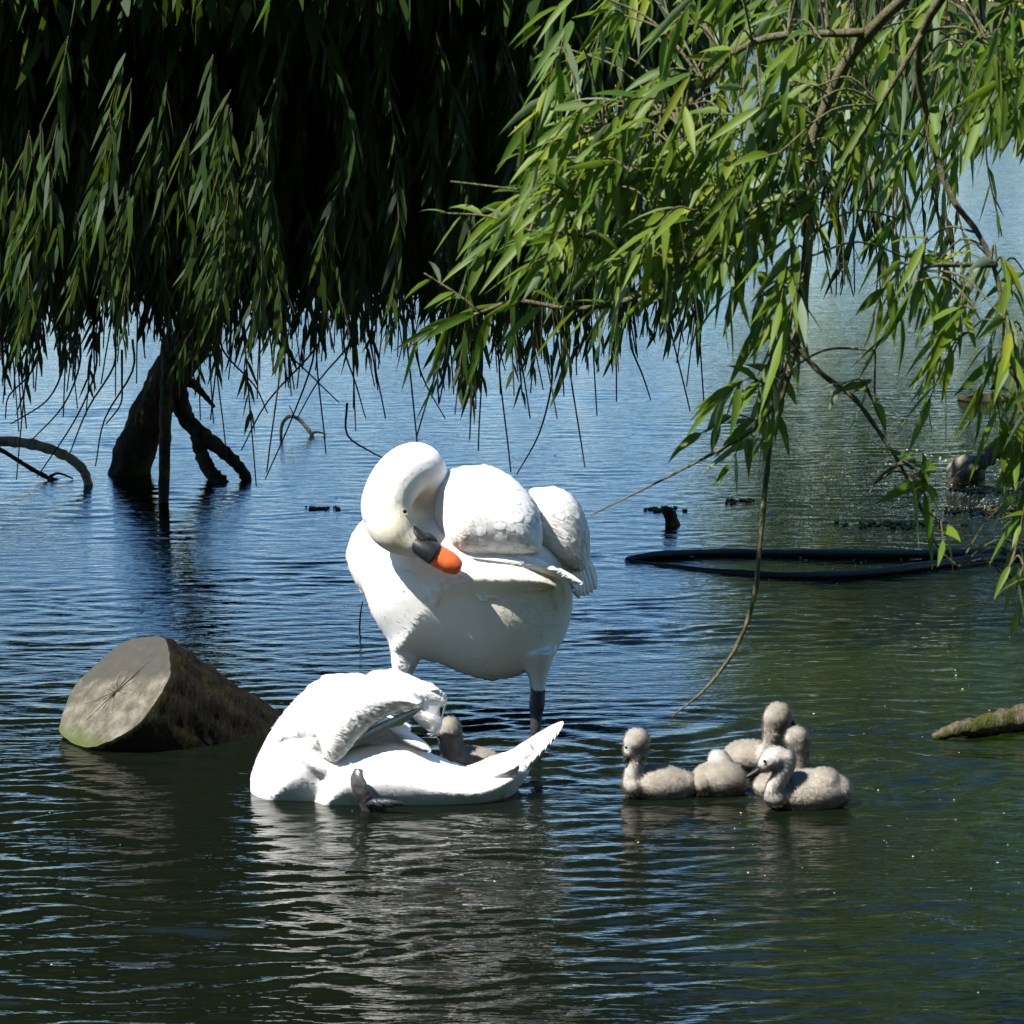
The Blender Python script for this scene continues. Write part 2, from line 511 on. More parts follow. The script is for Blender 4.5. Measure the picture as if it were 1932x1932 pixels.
# thinner strands behind the near branch and out to the right
for i in range(70):
    px = random.uniform(980, 1330)
    hang(px, random.uniform(8.8, 10.5), curtain_bottom(px)+random.gauss(-10, 40), random.uniform(-150, -50), random.choice([0, 0, 20, 60, 120]), .115, .05, .011)
for i in range(22):
    px = random.choice([1590, 1650, 1690, 1720, 1800, 1880]) + random.uniform(-25, 25)
    hang(px, random.uniform(8.0, 10), random.uniform(380, 560), -100, random.choice([0, 20, 40]), .11, .06, .010)
# the tufts that hang lowest, seen dark against the lake
for px, yb, bp in ((985, 745, 0), (975, 700, 0), (880, 770, 60), (860, 740, 110), (895, 780, 10), (1075, 690, 195), (1045, 650, 240), (700, 650, 140), (655, 640, 220),
                   (640, 660, 150), (550, 735, 0), (505, 700, 190), (740, 650, 220), (1180, 660, 95), (1270, 650, 130), (1160, 690, 10), (1115, 700, 0), (830, 760, 60), (1230, 640, 0), (1640, 500, 60), (1590, 560, 0)):
    for k in range(3):
        hang(px+random.uniform(-12, 12), random.uniform(8.9, 9.8), yb, 60, bp if k == 0 else 0, .105, .035, .010)
# larger lit shoots on the near side of the curtain
for (a, b, n_, yb) in ((-30, 60, 7, 655), (100, 240, 9, 640), (290, 400, 9, 560), (380, 500, 10, 640), (330, 370, 2, 700), (180, 240, 3, 500)):
    for k in range(n_):
        x = random.uniform(a, b); y1 = yb - abs(random.gauss(0, 130))
        Yd = random.uniform(8.45, 8.8)
        top = wp(x + random.uniform(0, 80), y1 - random.uniform(150, 330), Yd); bot = wp(x, y1, Yd)
        m1 = top.lerp(bot, .4) + Vector((random.uniform(-.03, .03), 0, 0))
        shoot(mbt, acc, [top, m1, top.lerp(bot, .7), bot], .003, .0014, .028, .112, .0085, radians(24), 0, 4, .3)
# slanting bare twigs
for a, b in (((655, 820), (725, 865)), ((1040, 730), (975, 895)), ((520, 640), (640, 760)), ((600, 650), (455, 850)), ((665, 640), (560, 790)), ((120, 690), (20, 800)),
             ((150, 690), (60, 830)), ((215, 690), (130, 860)), ((250, 700), (180, 880)), ((590, 680), (500, 905)), ((420, 660), (505, 780)), ((60, 700), (10, 790)), ((180, 700), (70, 900)), ((230, 720), (200, 800)),
             ((1190, 650), (1228, 755)), ((780, 640), (840, 790)), ((650, 660), (690, 790))):
    Yd = random.uniform(9.3, 10.6)
    q = [wp(a[0], a[1]-60, Yd), wp(a[0], a[1], Yd), wp((a[0]+b[0])/2+random.uniform(-22, 22), (a[1]+b[1])/2+random.uniform(-10, 10), Yd), wp(b[0], b[1], Yd)]
    mbt.tube(spline(q, 4), np.linspace(.0045, .0022, 13), 4, cap=False)
# high crown: clumps of leaves, shading everything under it
def clumps(acc, n, box, per, rad, L, W, keep=None):
    (x0, x1), (y0, y1), (z0, z1) = box
    for i in range(n):
        c = np.array([random.uniform(x0, x1), random.uniform(y0, y1), random.uniform(z0, z1)])
        if keep and not keep(c): continue
        k = per
        d = unit(k); r = rad*rng.random(k)**.5
        P = c + d*r[:, None]*np.array([1, 1, .8])
        D = d*.5 + np.array([0, 0, -.9]) + unit(k)*.5
        for j in range(k):
            acc.append((P[j], D[j], L*random.uniform(.7, 1.2), W*random.uniform(.8, 1.2), .2))
def crown_keep(c):
    return (((c[0]+1.9)/3.7)**2 + ((c[1]-12.8)/5.0)**2 + ((c[2]-4.2)/3.6)**2 < 1 and c[2] > 2.2 and c[1] > 9.05) and (c[0] > -2.3 or random.random() < .6) and c[2] < min(5.2, 2.9 + .8*(.8-c[0]))
crown_acc = []
clumps(crown_acc, 1500, ((-5.6, 1.2), (9.0, 17.5), (2.1, 5.4)), 70, .42, .15, .018, crown_keep)
clumps(crown_acc, 480, ((-2.7, .3), (8.85, 10.8), (2.35, 3.4)), 70, .40, .15, .018)
# the dark back of the curtain
back_acc = []
clumps(back_acc, 330, ((-3.2, -.15), (11.0, 12.6), (1.12, 2.6)), 75, .34, .13, .014)
mbl = MB()
flush(mbl, acc, False); flush(mbl, crown_acc, False); flush(mbl, back_acc, False)
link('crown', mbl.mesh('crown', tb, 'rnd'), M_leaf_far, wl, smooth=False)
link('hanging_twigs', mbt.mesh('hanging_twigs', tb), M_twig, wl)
print('far leaves', len(acc), len(crown_acc), len(back_acc))

# ================================================================== NEAR WILLOW BRANCHES (upper right)
nr = Vector((3.3, 2.6, .35))
wn_ = thing('willow_tree', 'bright green willow reaching in from the upper right, nearest foliage of all', 'tree', nr)
mb = MB()
pp = spline([nr+Vector((0, 0, -.3)), Vector((3.2, 2.8, 1.4)), Vector((3.0, 3.2, 2.5)), Vector((2.6, 3.6, 3.6)), Vector((2.3, 3.8, 5.0))], 8)
mb.tube(pp, np.linspace(.20, .09, len(pp)), 16, wob=.2)
link('trunk', mb.mesh('trunk', nr), M_bark, wn_)
NB = [  # picture points with distance, radius start and end
    ([(2300, -350, 4.2), (1900, -150, 4.7), (1640, 60, 5.0), (1545, 230, 5.1), (1527, 310, 5.1), (1527, 400, 5.1), (1518, 530, 5.1), (1500, 650, 5.1), (1475, 740, 5.1), (1455, 820, 5.1), (1446, 900, 5.1), (1434, 1020, 5.1), (1424, 1120, 5.1), (1392, 1215, 5.1), (1335, 1295, 5.1), (1268, 1352, 5.1)], [.013, .012, .011, .010, .010, .010, .010, .009, .008, .0055, .005, .005, .0045, .004, .003, .0016], 0),
    ([(1526, 372, 5.1), (1450, 392, 5.1), (1385, 420, 5.05), (1335, 468, 5.0), (1255, 530, 5.0), (1170, 570, 5.0), (1075, 582, 5.0), (975, 568, 5.0), (905, 590, 5.0), (835, 612, 5.0), (770, 655, 5.0)], .0085, .0018),
    ([(1640, 60, 5.0), (1420, 80, 5.0), (1300, 200, 5.05), (1262, 310, 5.1), (1225, 400, 5.1), (1190, 470, 5.1)], .0075, .003),
    ([(1900, -150, 4.7), (1740, 60, 4.9), (1755, 250, 5.0), (1795, 370, 5.0), (1845, 440, 5.0), (1880, 520, 5.0), (1900, 640, 5.0)], .0085, .0035),
    ([(1880, 500, 5.0), (1800, 500, 4.95), (1740, 510, 4.9), (1700, 590, 4.9), (1650, 660, 4.9)], .0055, .0018),
    ([(1500, 650, 5.1), (1550, 705, 5.1), (1610, 750, 5.1), (1655, 810, 5.1), (1700, 880, 5.1), (1738, 960, 5.1), (1768, 1030, 5.1), (1808, 1070, 5.1)], .0060, .0018),
    ([(1475, 745, 5.1), (1420, 810, 5.1), (1340, 858, 5.1), (1230, 915, 5.1), (1115, 972, 5.1)], .0048, .0013),
    ([(1190, 470, 5.1), (1100, 445, 5.0), (1000, 435, 5.0), (920, 408, 5.0), (832, 402, 5.0)], .0040, .0015),
    ([(1262, 310, 5.1), (1120, 370, 5.0), (1000, 360, 5.0), (850, 342, 5.0)], .0040, .0015),
    ([(1300, 200, 5.0), (1180, 230, 5.0), (1060, 262, 5.0), (985, 290, 5.0)], .0050, .0018),
    ([(905, 590, 5.0), (870, 560, 5.0), (800, 515, 5.0)], .0030, .0013),
    ([(1900, 640, 5.0), (1925, 760, 5.0), (1935, 900, 5.0), (1915, 1040, 5.0), (1885, 1110, 5.0)], .0060, .0020),
    ([(1740, 60, 4.9), (1690, 150, 4.9), (1600, 300, 5.0), (1540, 440, 5.0)], .0060, .0018),
    ([(1690, 880, 5.1), (1660, 900, 5.05), (1640, 930, 5.0)], .0030, .0014),
]
mbb = MB(); near_acc = []
NBP = []
for lst, r0, r1 in NB:
    P = spline([wp(x, y, d) for x, y, d in lst], 6)
    NBP.append(P)
    R = np.linspace(r0, r1, len(P)) if not isinstance(r0, list) else np.interp(np.linspace(0, 1, len(P)), np.linspace(0, 1, len(r0)), r0)
    mbb.tube(P, R*(1+.08*np.sin(np.arange(len(P))*1.7)), 7, wob=.12)
# limb tying the branches to the trunk
mbb.tube(spline([Vector((2.75, 3.5, 3.3)), Vector((2.2, 3.9, 3.2)), wp(2300, -350, 4.2)], 6), np.linspace(.05, .03, 13), 10, wob=.15)
link('branches', mbb.mesh('branches', nr), M_twig_near, wn_)
mbt = MB()
def near_shoot(px, py, dx, dy, L=.086, n_leaf_sp=.021, W=.0086, Yd=None):
    Yd = Yd or random.uniform(4.75, 5.45)
    p0 = wp(px, py, Yd); p3 = wp(px+dx, py+dy, Yd + random.uniform(-.12, .12))
    allb = np.concatenate([P_[::2] for P_ in NBP]); dd = np.linalg.norm(allb-np.array(p0), axis=1) + .25*np.maximum(0, p0.z-allb[:, 2])
    q = Vector(allb[int(np.argmin(dd))])
    if .01 < (q-p0).length < .42:
        mm = q.lerp(p0, .5) + Vector((0, 0, .03)) ; mbt.tube(spline([q, mm, p0], 4), np.linspace(.0024, .0018, 9), 4, cap=False)
    m1 = p0.lerp(p3, .33) + Vector((0, 0, .03)); m2 = p0.lerp(p3, .66) + Vector((0, 0, .02))
    shoot(mbt, near_acc, [p0, m1, m2, p3], .0022, .0009, n_leaf_sp, L, W, radians(38), 0, 4, .35)
def region(n, x0, x1, y0, y1, lx=(-150, 10), ly=(30, 150), **kw):
    for i in range(n):
        near_shoot(random.uniform(x0, x1), random.uniform(y0, y1), random.uniform(*lx), random.uniform(*ly), **kw)
region(36, 1060, 1560, -60, 200)
region(42, 1080, 1560, 190, 330)
region(40, 1090, 1560, 300, 430, (-150, 20), (30, 110))
region(16, 1150, 1420, 400, 520, (-130, 20), (20, 90))
region(9, 1000, 1120, 330, 500, (-150, -40), (0, 90))
region(11, 1560, 1800, -60, 200, (-110, 60), (60, 150))
region(5, 1560, 1760, 180, 290, (-80, 60), (50, 120))
region(16, 1780, 2000, -60, 220, (-80, 60), (60, 120))
region(7, 1690, 1850, 380, 520, (-70, 40), (50, 120))
region(9, 1820, 1990, 470, 640, (-90, 40), (60, 160))
region(6, 1850, 1990, 640, 820, (-60, 40), (60, 140))
region(7, 1420, 1540, 430, 600, (-60, 60), (70, 160), L=.11, W=.0095)
# leaves held directly by the traced twigs
def along(pi_, t0, t1, sp, L=.10, W=.008, ang=45):
    P = NBP[pi_]; a = int(t0*(len(P)-1)); b = max(a+3, int(t1*(len(P)-1))+1)
    shoot(mbt, near_acc, [Vector(p) for p in P[a:b:3]], .0012, .0010, sp, L, W, radians(ang), 0, 3, .4)
along(1, .35, 1, .03); along(7, 0, 1, .028); along(8, 0, .75, .03); along(9, 0, 1, .024); along(10, 0, 1, .022, .07)
along(4, 0, 1, .035); along(11, .1, 1, .035, .085); along(12, .3, 1, .05); along(2, .4, 1, .03)
# knot of shoots in the fork
for dx, dy in ((-120, 60), (-60, 110), (-20, 120), (30, 90), (-90, 20), (10, 140)):
    near_shoot(1470 + random.uniform(-30, 20), 700 + random.uniform(-40, 40), dx, dy*.9, L=.085, W=.0085)
near_shoot(1440, 800, -150, 40, L=.07, n_leaf_sp=.03); near_shoot(1430, 830, -60, 60, L=.07); near_shoot(1650, 760, -70, -30, L=.06, n_leaf_sp=.03)
near_shoot(1610, 740, 60, 70, L=.07, n_leaf_sp=.04)
for dx, dy, px, py in ((-70, 70, 1745, 910), (-20, 80, 1745, 905), (10, 60, 1740, 930), (20, 70, 1770, 1000)):
    near_shoot(px, py, dx*.5, dy*.4, L=.10, n_leaf_sp=.03, W=.0095, Yd=5.0)
for i in range(7):
    near_shoot(1925+random.uniform(-20, 20), random.uniform(900, 1120), random.uniform(-40, 0), random.uniform(20, 70), L=.07, n_leaf_sp=.03)
mbl = MB(); flush(mbl, near_acc, True)
link('crown', mbl.mesh('crown', nr, 'rnd'), M_leaf_near, wn_)
link('leafy_twigs', mbt.mesh('leafy_twigs', nr), M_twig_near, wn_)
# upper part of the crown, out of the picture, feeding the branches
up_acc = []
clumps(up_acc, 60, ((1.4, 4.2), (2.4, 6.4), (3.6, 5.6)), 60, .4, .13, .012)
mbl = MB(); flush(mbl, up_acc, False)
link('upper_crown', mbl.mesh('upper_crown', nr, 'rnd'), M_leaf_near, wn_, smooth=False)
print('near leaves', len(near_acc))

# ================================================================== RIGHT BANK TREE, FAR SHORE
rb = Vector((9.5, 27, .5))
rt = thing('broad_tree', 'broad leafy green tree on the right bank, its crown mirrored as green water', 'tree', rb)
mb = MB()
mb.tube(spline([rb+Vector((0, 0, -.5)), rb+Vector((-.4, 0, 2)), rb+Vector((-1.2, -.2, 5)), rb+Vector((-1.6, -.2, 8))], 6), np.linspace(.38, .12, 19), 14, wob=.2)
for e in ((-6, -1.5, 2.6), (-4.5, 2, 4.5), (3, -2, 5), (-3, -3, 6.5), (2, 3, 6)):
    mb.tube(spline([rb+Vector((-.5, 0, 2.2)), rb+Vector((e[0]*.5, e[1]*.5, e[2]*.75)), rb+Vector(e)], 6), np.linspace(.16, .04, 13), 8, wob=.2)
link('trunk', mb.mesh('trunk', rb), M_bark, rt)
bank_acc = []
def bank_keep(c):
    zc = 5.6
    e = ((c[0]-8.4)/6.4)**4 + ((c[1]-27)/5)**4 + ((c[2]-zc)/5.4)**4
    return e < 1 and e > .12 and c[2] > 1.25 + .25*math.sin(c[0]*2.1)
clumps(bank_acc, 1350, ((2.0, 15), (22, 32), (.8, 11)), 42, .55, .26, .05, bank_keep)
mbl = MB(); flush(mbl, bank_acc, False)
link('crown', mbl.mesh('crown', rb, 'rnd'), M_leaf_bank, rt, smooth=False)

def far_tree(loc, s, label):
    t = thing('shore_tree', label, 'tree', loc, 'trees along the far shore')
    return t
far_src = thing('shore_tree', 'round green tree on the distant far shore', 'tree', (0, 0, 0), 'trees along the far shore')
mb = MB(); mb.tube([(0, 0, -.5), (0, 0, 2), (.2, 0, 4.5)], [.3, .25, .12], 8)
link('trunk', mb.mesh('trunk'), M_bark, far_src)
fa = []
clumps(fa, 150, ((-3, 3), (-3, 3), (.6, 7)), 45, .7, .5, .12, lambda c: (c[0]/3)**2+(c[1]/3)**2+((c[2]-3.8)/3.3)**2 < 1)
mbl = MB(); flush(mbl, fa, False)
link('crown', mbl.mesh('crown', (0, 0, 0), 'rnd'), M_leaf_bank, far_src, smooth=False)
k = 0
for x in np.arange(-24, 52, 5.2):
    if k == 0: t = far_src
    else:
        t = far_src.copy(); col.objects.link(t)
        for ch in far_src.children:
            c = ch.copy(); col.objects.link(c); c.parent = t
    t.location = (x + random.uniform(-1.5, 1.5), 190 + random.uniform(-2, 6), 1.6)
    t.rotation_euler = (0, 0, random.uniform(0, 6)); s = random.uniform(.8, 1.3); t.scale = (s, s, s*random.uniform(.8, 1.1))
    k += 1

for j, (x, y, a_, lb) in enumerate(((-5.5, -6.5, 0, 'unseen tree on the near bank left of the viewpoint, added to block skylight'), (6.5, -7.0, .3, 'unseen tree on the near bank behind the viewpoint, added to block skylight'),
                      (17, 1.5, .2, 'unseen tree on the near bank to the right, added to block skylight'), (-19, -5, .1, 'unseen tree on the near bank far to the left, added to block skylight'))):
    t = rt.copy(); col.objects.link(t); t['label'] = lb  # out-of-view crowns added to cut skylight on surfaces facing the camera
    for ch in rt.children:
        c = ch.copy(); col.objects.link(c); c.parent = t
    t.location = (x, y, .5); t.rotation_euler = (0, 0, a_); t.scale = (1, 1, 1.15)

# ================================================================== BIRDS
def zmap(x0, y0, sc_, Y0):
    """points traced on an enlarged view: (x, y) there and a depth offset in metres"""
    def S(x, y, d=0.0):
        return wp((x0 + x*sc_)*.966, (y0 + y*sc_)*.966, Y0 + d)
    return S

def pillow(mb, S, poly, dc, thick, edge, step=14, att=None):
    """a solid with the traced outline: depth centre dc(x, y), half thickness thick, rounded over edge units"""
    poly = spline(list(poly) + [poly[0]], 5)[:-1]
    x0, y0 = poly.min(0) - step; x1, y1 = poly.max(0) + step
    gx = np.arange(x0, x1+step, step); gy = np.arange(y0, y1+step, step)
    X, Y = np.meshgrid(gx, gy)
    A = poly; B = np.roll(poly, -1, 0)
    inside = np.zeros(X.shape, bool); dist = np.full(X.shape, 1e9)
    for (ax, ay), (bx, by) in zip(A, B):
        if ay != by:
            cond = ((ay > Y) != (by > Y)) & (X < (bx-ax)*(Y-ay)/(by-ay) + ax)
            inside ^= cond
        vx, vy = bx-ax, by-ay; L2 = vx*vx+vy*vy + 1e-9
        t = np.clip(((X-ax)*vx+(Y-ay)*vy)/L2, 0, 1)
        dist = np.minimum(dist, np.hypot(X-ax-t*vx, Y-ay-t*vy))
    dist = np.where(inside, dist, 0)
    u = np.clip(dist/edge, 0, 1)
    th = thick*np.sqrt(np.maximum(0, 1-(1-u)**2))
    h, w_ = X.shape
    fr = np.zeros((h, w_), int) - 1; bk = fr.copy()
    V = []
    for i in range(h):
        for j in range(w_):
            if inside[i, j]:
                c = dc(X[i, j], Y[i, j]) if callable(dc) else dc
                t = max(th[i, j], .004)
                fr[i, j] = len(V); V.append(S(X[i, j], Y[i, j], c-t))
                bk[i, j] = len(V); V.append(S(X[i, j], Y[i, j], c+t))
    F = []
    cell = (fr[:-1, :-1] >= 0) & (fr[:-1, 1:] >= 0) & (fr[1:, 1:] >= 0) & (fr[1:, :-1] >= 0)
    for i in range(h-1):
        for j in range(w_-1):
            if not cell[i, j]: continue
            F.append((fr[i, j], fr[i, j+1], fr[i+1, j+1], fr[i+1, j]))
            F.append((bk[i, j], bk[i+1, j], bk[i+1, j+1], bk[i, j+1]))
            if i == 0 or not cell[i-1, j]: F.append((fr[i, j+1], fr[i, j], bk[i, j], bk[i, j+1]))
            if i == h-2 or not cell[i+1, j]: F.append((fr[i+1, j], fr[i+1, j+1], bk[i+1, j+1], bk[i+1, j]))
            if j == 0 or not cell[i, j-1]: F.append((fr[i, j], fr[i+1, j], bk[i+1, j], bk[i, j]))
            if j == w_-2 or not cell[i, j+1]: F.append((fr[i+1, j+1], fr[i, j+1], bk[i, j+1], bk[i+1, j+1]))
    mb.add(np.array([tuple(v) for v in V]), np.array(F))

def ball(mb, c, r, rot=None, n=20):
    """ellipsoid at c with radii r (world axes, optionally rotated)"""
    u = np.linspace(0, pi, n//2+1)[1:-1]; v = np.linspace(0, 2*pi, n, endpoint=False)
    V = [(0, 0, 1)] + [(sin(a)*cos(b), sin(a)*sin(b), cos(a)) for a in u for b in v] + [(0, 0, -1)]
    V = np.array(V)*np.array(r)
    if rot is not None: V = V @ np.array(rot.to_3x3()).T
    V = V + np.array(tuple(c))
    m = len(u); tri = []; quad = []
    for j in range(n): tri.append((0, 1+j, 1+(j+1) % n)); tri.append((len(V)-1, 1+(m-1)*n+(j+1) % n, 1+(m-1)*n+j))
    for i in range(m-1):
        for j in range(n):
            quad.append((1+i*n+j, 1+(i+1)*n+j, 1+(i+1)*n+(j+1) % n, 1+i*n+(j+1) % n))
    mb.add(V, quad); s = mb.n - len(V)
    mb.f.append(np.array(tri)+s); mb.mi.append(np.zeros(len(tri), int))

def fuse(mb, voxel=.006, it=10, lam=.6):
    """unite the solids of mb into one smooth skin; returns vertices, faces"""
    me = mb.mesh('tmp')
    o = bpy.data.objects.new('tmp', me); col.objects.link(o)
    r = o.modifiers.new('r', 'REMESH'); r.mode = 'VOXEL'; r.voxel_size = voxel; r.adaptivity = 0
    s_ = o.modifiers.new('s', 'SMOOTH'); s_.factor = lam; s_.iterations = it
    dg = bpy.context.evaluated_depsgraph_get()
    ev = o.evaluated_get(dg); m2 = ev.to_mesh()
    V = np.zeros(len(m2.vertices)*3); m2.vertices.foreach_get('co', V); V = V.reshape(-1, 3)
    m2.calc_loop_triangles()
    T = np.zeros(len(m2.loop_triangles)*3, int); m2.loop_triangles.foreach_get('vertices', T); T = T.reshape(-1, 3)
    Fq = [tuple(p.vertices) for p in m2.polygons]
    Nv = np.zeros(len(m2.vertices)*3); m2.vertices.foreach_get('normal', Nv); Nv = Nv.reshape(-1, 3)
    ev.to_mesh_clear(); bpy.data.objects.remove(o); bpy.data.meshes.remove(me)
    return V, Fq, T, Nv
def skin_obj(name, fz, mat, parent, origin, tint=None):
    V, Fq, T, Nv = fz
    me = bpy.data.meshes.new(name)
    me.from_pydata((V - np.array(tuple(origin))).tolist(), [], Fq)
    a = me.attributes.new('tint', 'FLOAT', 'POINT')
    a.data.foreach_set('value', np.zeros(len(V)) if tint is None else tint(V))
    me.update()
    return link(name, me, mat, parent)

from mathutils.bvhtree import BVHTree
BV = {}; KEEP = []
def feathers(mb, fz, flow, n, L, W, spacing, where=None, tint=None, lo=-.0025, hi=.0045, jit=.08):
    """shingled feathers laid on the skin: each base is buried, each tip stands hi proud of it"""
    V, Fq, T, Nv = fz; KEEP.append(V)
    A, B, C = V[T[:, 0]], V[T[:, 1]], V[T[:, 2]]
    ar = np.linalg.norm(np.cross(B-A, C-A), axis=1)
    i = rng.choice(len(T), n, p=ar/ar.sum())
    u = rng.random((n, 2)); m = u.sum(1) > 1; u[m] = 1-u[m]
    P = A[i] + (B-A)[i]*u[:, :1] + (C-A)[i]*u[:, 1:]
    Nn = Nv[T[i, 0]]
    if where is not None:
        k = where(P, Nn); P, Nn = P[k], Nn[k]
    keep = []; grid = {}
    for q in range(len(P)):
        c = tuple((P[q]//spacing).astype(int)); ok = True
        for dx in (-1, 0, 1):
            for dy in (-1, 0, 1):
                for dz in (-1, 0, 1):
                    for r_ in grid.get((c[0]+dx, c[1]+dy, c[2]+dz), ()):
                        if np.sum((P[r_]-P[q])**2) < spacing*spacing: ok = False
        if ok: keep.append(q); grid.setdefault(c, []).append(q)
    P, Nn = P[keep], Nn[keep]; n = len(P)
    D = flow(P) + rng.normal(size=(n, 3))*jit
    D = D - Nn*(D*Nn).sum(1)[:, None]; D /= np.linalg.norm(D, axis=1)[:, None] + 1e-9
    S_ = np.cross(Nn, D)
    Ls = L*rng.uniform(.8, 1.2, n); Ws = W*rng.uniform(.85, 1.15, n)
    ts = [0, .3, .6, .82, .94, 1.0]; hw = [.5, .85, 1.0, .85, .5, .12]
    rows = []
    for t, h in zip(ts, hw):
        c = P + D*(Ls*t)[:, None]
        rows += [c - S_*(Ws*h)[:, None], c, c + S_*(Ws*h)[:, None]]
    V2 = np.stack(rows, 1).reshape(-1, 3)
    key = id(V)
    if key not in BV: BV[key] = BVHTree.FromPolygons(V.tolist(), T.tolist())
    bv = BV[key]; tt = np.tile(np.repeat(ts, 3), n); side = np.tile([.45, 1, .45]*len(ts), n)
    hj = np.repeat(rng.uniform(.8, 1.2, n), 3*len(ts))
    for q in range(len(V2)):
        loc, nr_, ix, dd = bv.find_nearest(Vector(V2[q]))
        if ix is None: continue
        nq = Nv[T[ix, 0]]
        V2[q] = np.array(loc) + nq*(lo + (hi-lo)*tt[q]*hj[q] - (1-side[q])*.0016)
    k3 = 3*len(ts)
    fs = np.array([[r*3+j, r*3+j+1, (r+1)*3+j+1, (r+1)*3+j] for r in range(len(ts)-1) for j in range(2)])
    F = (fs[None] + (np.arange(n)*k3)[:, None, None]).reshape(-1, 4)
    st = np.zeros(n) if tint is None else tint(P)
    mb.add(V2, F, np.repeat(st, k3))

SUNFLOW = np.array([-.62, -.10, .35])
def fluff(mb, fz, n, L, where=None, tint=None, flow=None, rise=.35, jit=.25, w=.0006, clump=.6, zmin=.004):
    """fine down barbs lying along the skin, facing out, gathered in little tufts"""
    V, Fq, T, Nv = fz
    A, B, C = V[T[:, 0]], V[T[:, 1]], V[T[:, 2]]
    ar = np.linalg.norm(np.cross(B-A, C-A), axis=1)
    i = rng.choice(len(T), n, p=ar/ar.sum())
    u = rng.random((n, 2)); m = u.sum(1) > 1; u[m] = 1-u[m]
    P = A[i] + (B-A)[i]*u[:, :1] + (C-A)[i]*u[:, 1:]
    Nn = Nv[T[i, 0]]
    k = P[:, 2] > zmin
    if where is not None: k &= where(P, Nn)
    P, Nn = P[k], Nn[k]; n = len(P)
    f = flow(P) if callable(flow) else np.tile(flow, (n, 1))
    f = f/np.linalg.norm(f, axis=1)[:, None]
    # tufts: a smooth pseudo random field turns neighbouring barbs the same way
    q = P*140
    tuft = np.stack([np.sin(q[:, 1]*1.3+q[:, 2]*.9+np.sin(q[:, 0])), np.sin(q[:, 0]*1.1+q[:, 2]*1.2+2), np.sin(q[:, 0]*.8+q[:, 1]*1.4+4+np.sin(q[:, 2]))], 1)
    ft = np.linalg.norm(f - Nn*(f*Nn).sum(1)[:, None], axis=1)
    D = f + (tuft*.35*clump + rng.normal(size=(n, 3))*jit)*ft[:, None]
    D = D - Nn*(D*Nn).sum(1)[:, None]; D /= np.linalg.norm(D, axis=1)[:, None] + 1e-9
    D = D + Nn*rise*rng.uniform(.3, 1.2, n)[:, None]; D /= np.linalg.norm(D, axis=1)[:, None]
    Ls = L*rng.uniform(.5, 1.25, n)*np.clip(ft*1.3, .2, 1)
    S_ = np.cross(D, Nn + .12*unit(n)); S_ /= np.linalg.norm(S_, axis=1)[:, None] + 1e-9
    V2 = np.stack([P-S_*w-Nn*.0004, P+S_*w-Nn*.0004, P+D*(Ls*.6)[:, None]+S_*w*.8, P+D*Ls[:, None] - Nn*(Ls*.12)[:, None]], 1).reshape(-1, 3)
    F = np.arange(4*n).reshape(-1, 4)
    st = np.zeros(n) if tint is None else tint(P)
    mb.add(V2, F, np.repeat(st, 4)); mb.nrm.append(np.repeat(Nn, 4, 0))

def link_down(mb, O, mat, parent, name='down'):
    """down barbs take the normals of the skin they grow from, so they shade softly"""
    me = mb.mesh(name, O, 'tint'); o = link(name, me, mat, parent)
    nn = np.concatenate(mb.nrm)
    if len(nn) == len(me.vertices):
        me.normals_split_custom_set_from_vertices(nn.tolist())
    else: print('NORMALS', len(nn), len(me.vertices))
    return o
def quill(mb, p0, p1, w, nrm, bend=Vector((0, 0, 0)), att=0.0):
    """one long flight feather from p0 to p1"""
    p0 = np.array(tuple(p0)); p1 = np.array(tuple(p1)); D = p1-p0; L = np.linalg.norm(D); D = D/L
    nrm = np.array(tuple(nrm)); S_ = np.cross(D, nrm); S_ /= np.linalg.norm(S_); nn = np.cross(S_, D)
    ts = np.array([0, .15, .4, .65, .85, .95, 1]); hw = np.array([.45, .8, 1, 1, .8, .5, .12])
    rows = []
    bd = np.array(tuple(bend))
    for t, h in zip(ts, hw):
        c = p0 + D*L*t + bd*(t*(1-t)*4*.5)
        rows += [c-S_*w*h - nn*w*.15, c + nn*.0012, c+S_*w*h - nn*w*.15, c - nn*.0012]
    V = np.array(rows); F = []
    for i in range(len(ts)-1):
        for j in range(4):
            F.append((i*4+j, i*4+(j+1) % 4, (i+1)*4+(j+1) % 4, (i+1)*4+j))
    mb.add(V, F, att)

def img(dx, dy, dd=0.0):
    """picture direction (x right, y down, depth) as a world vector"""
    v = RGT*dx - UPV*dy + FWD*dd; return np.array(tuple(v))

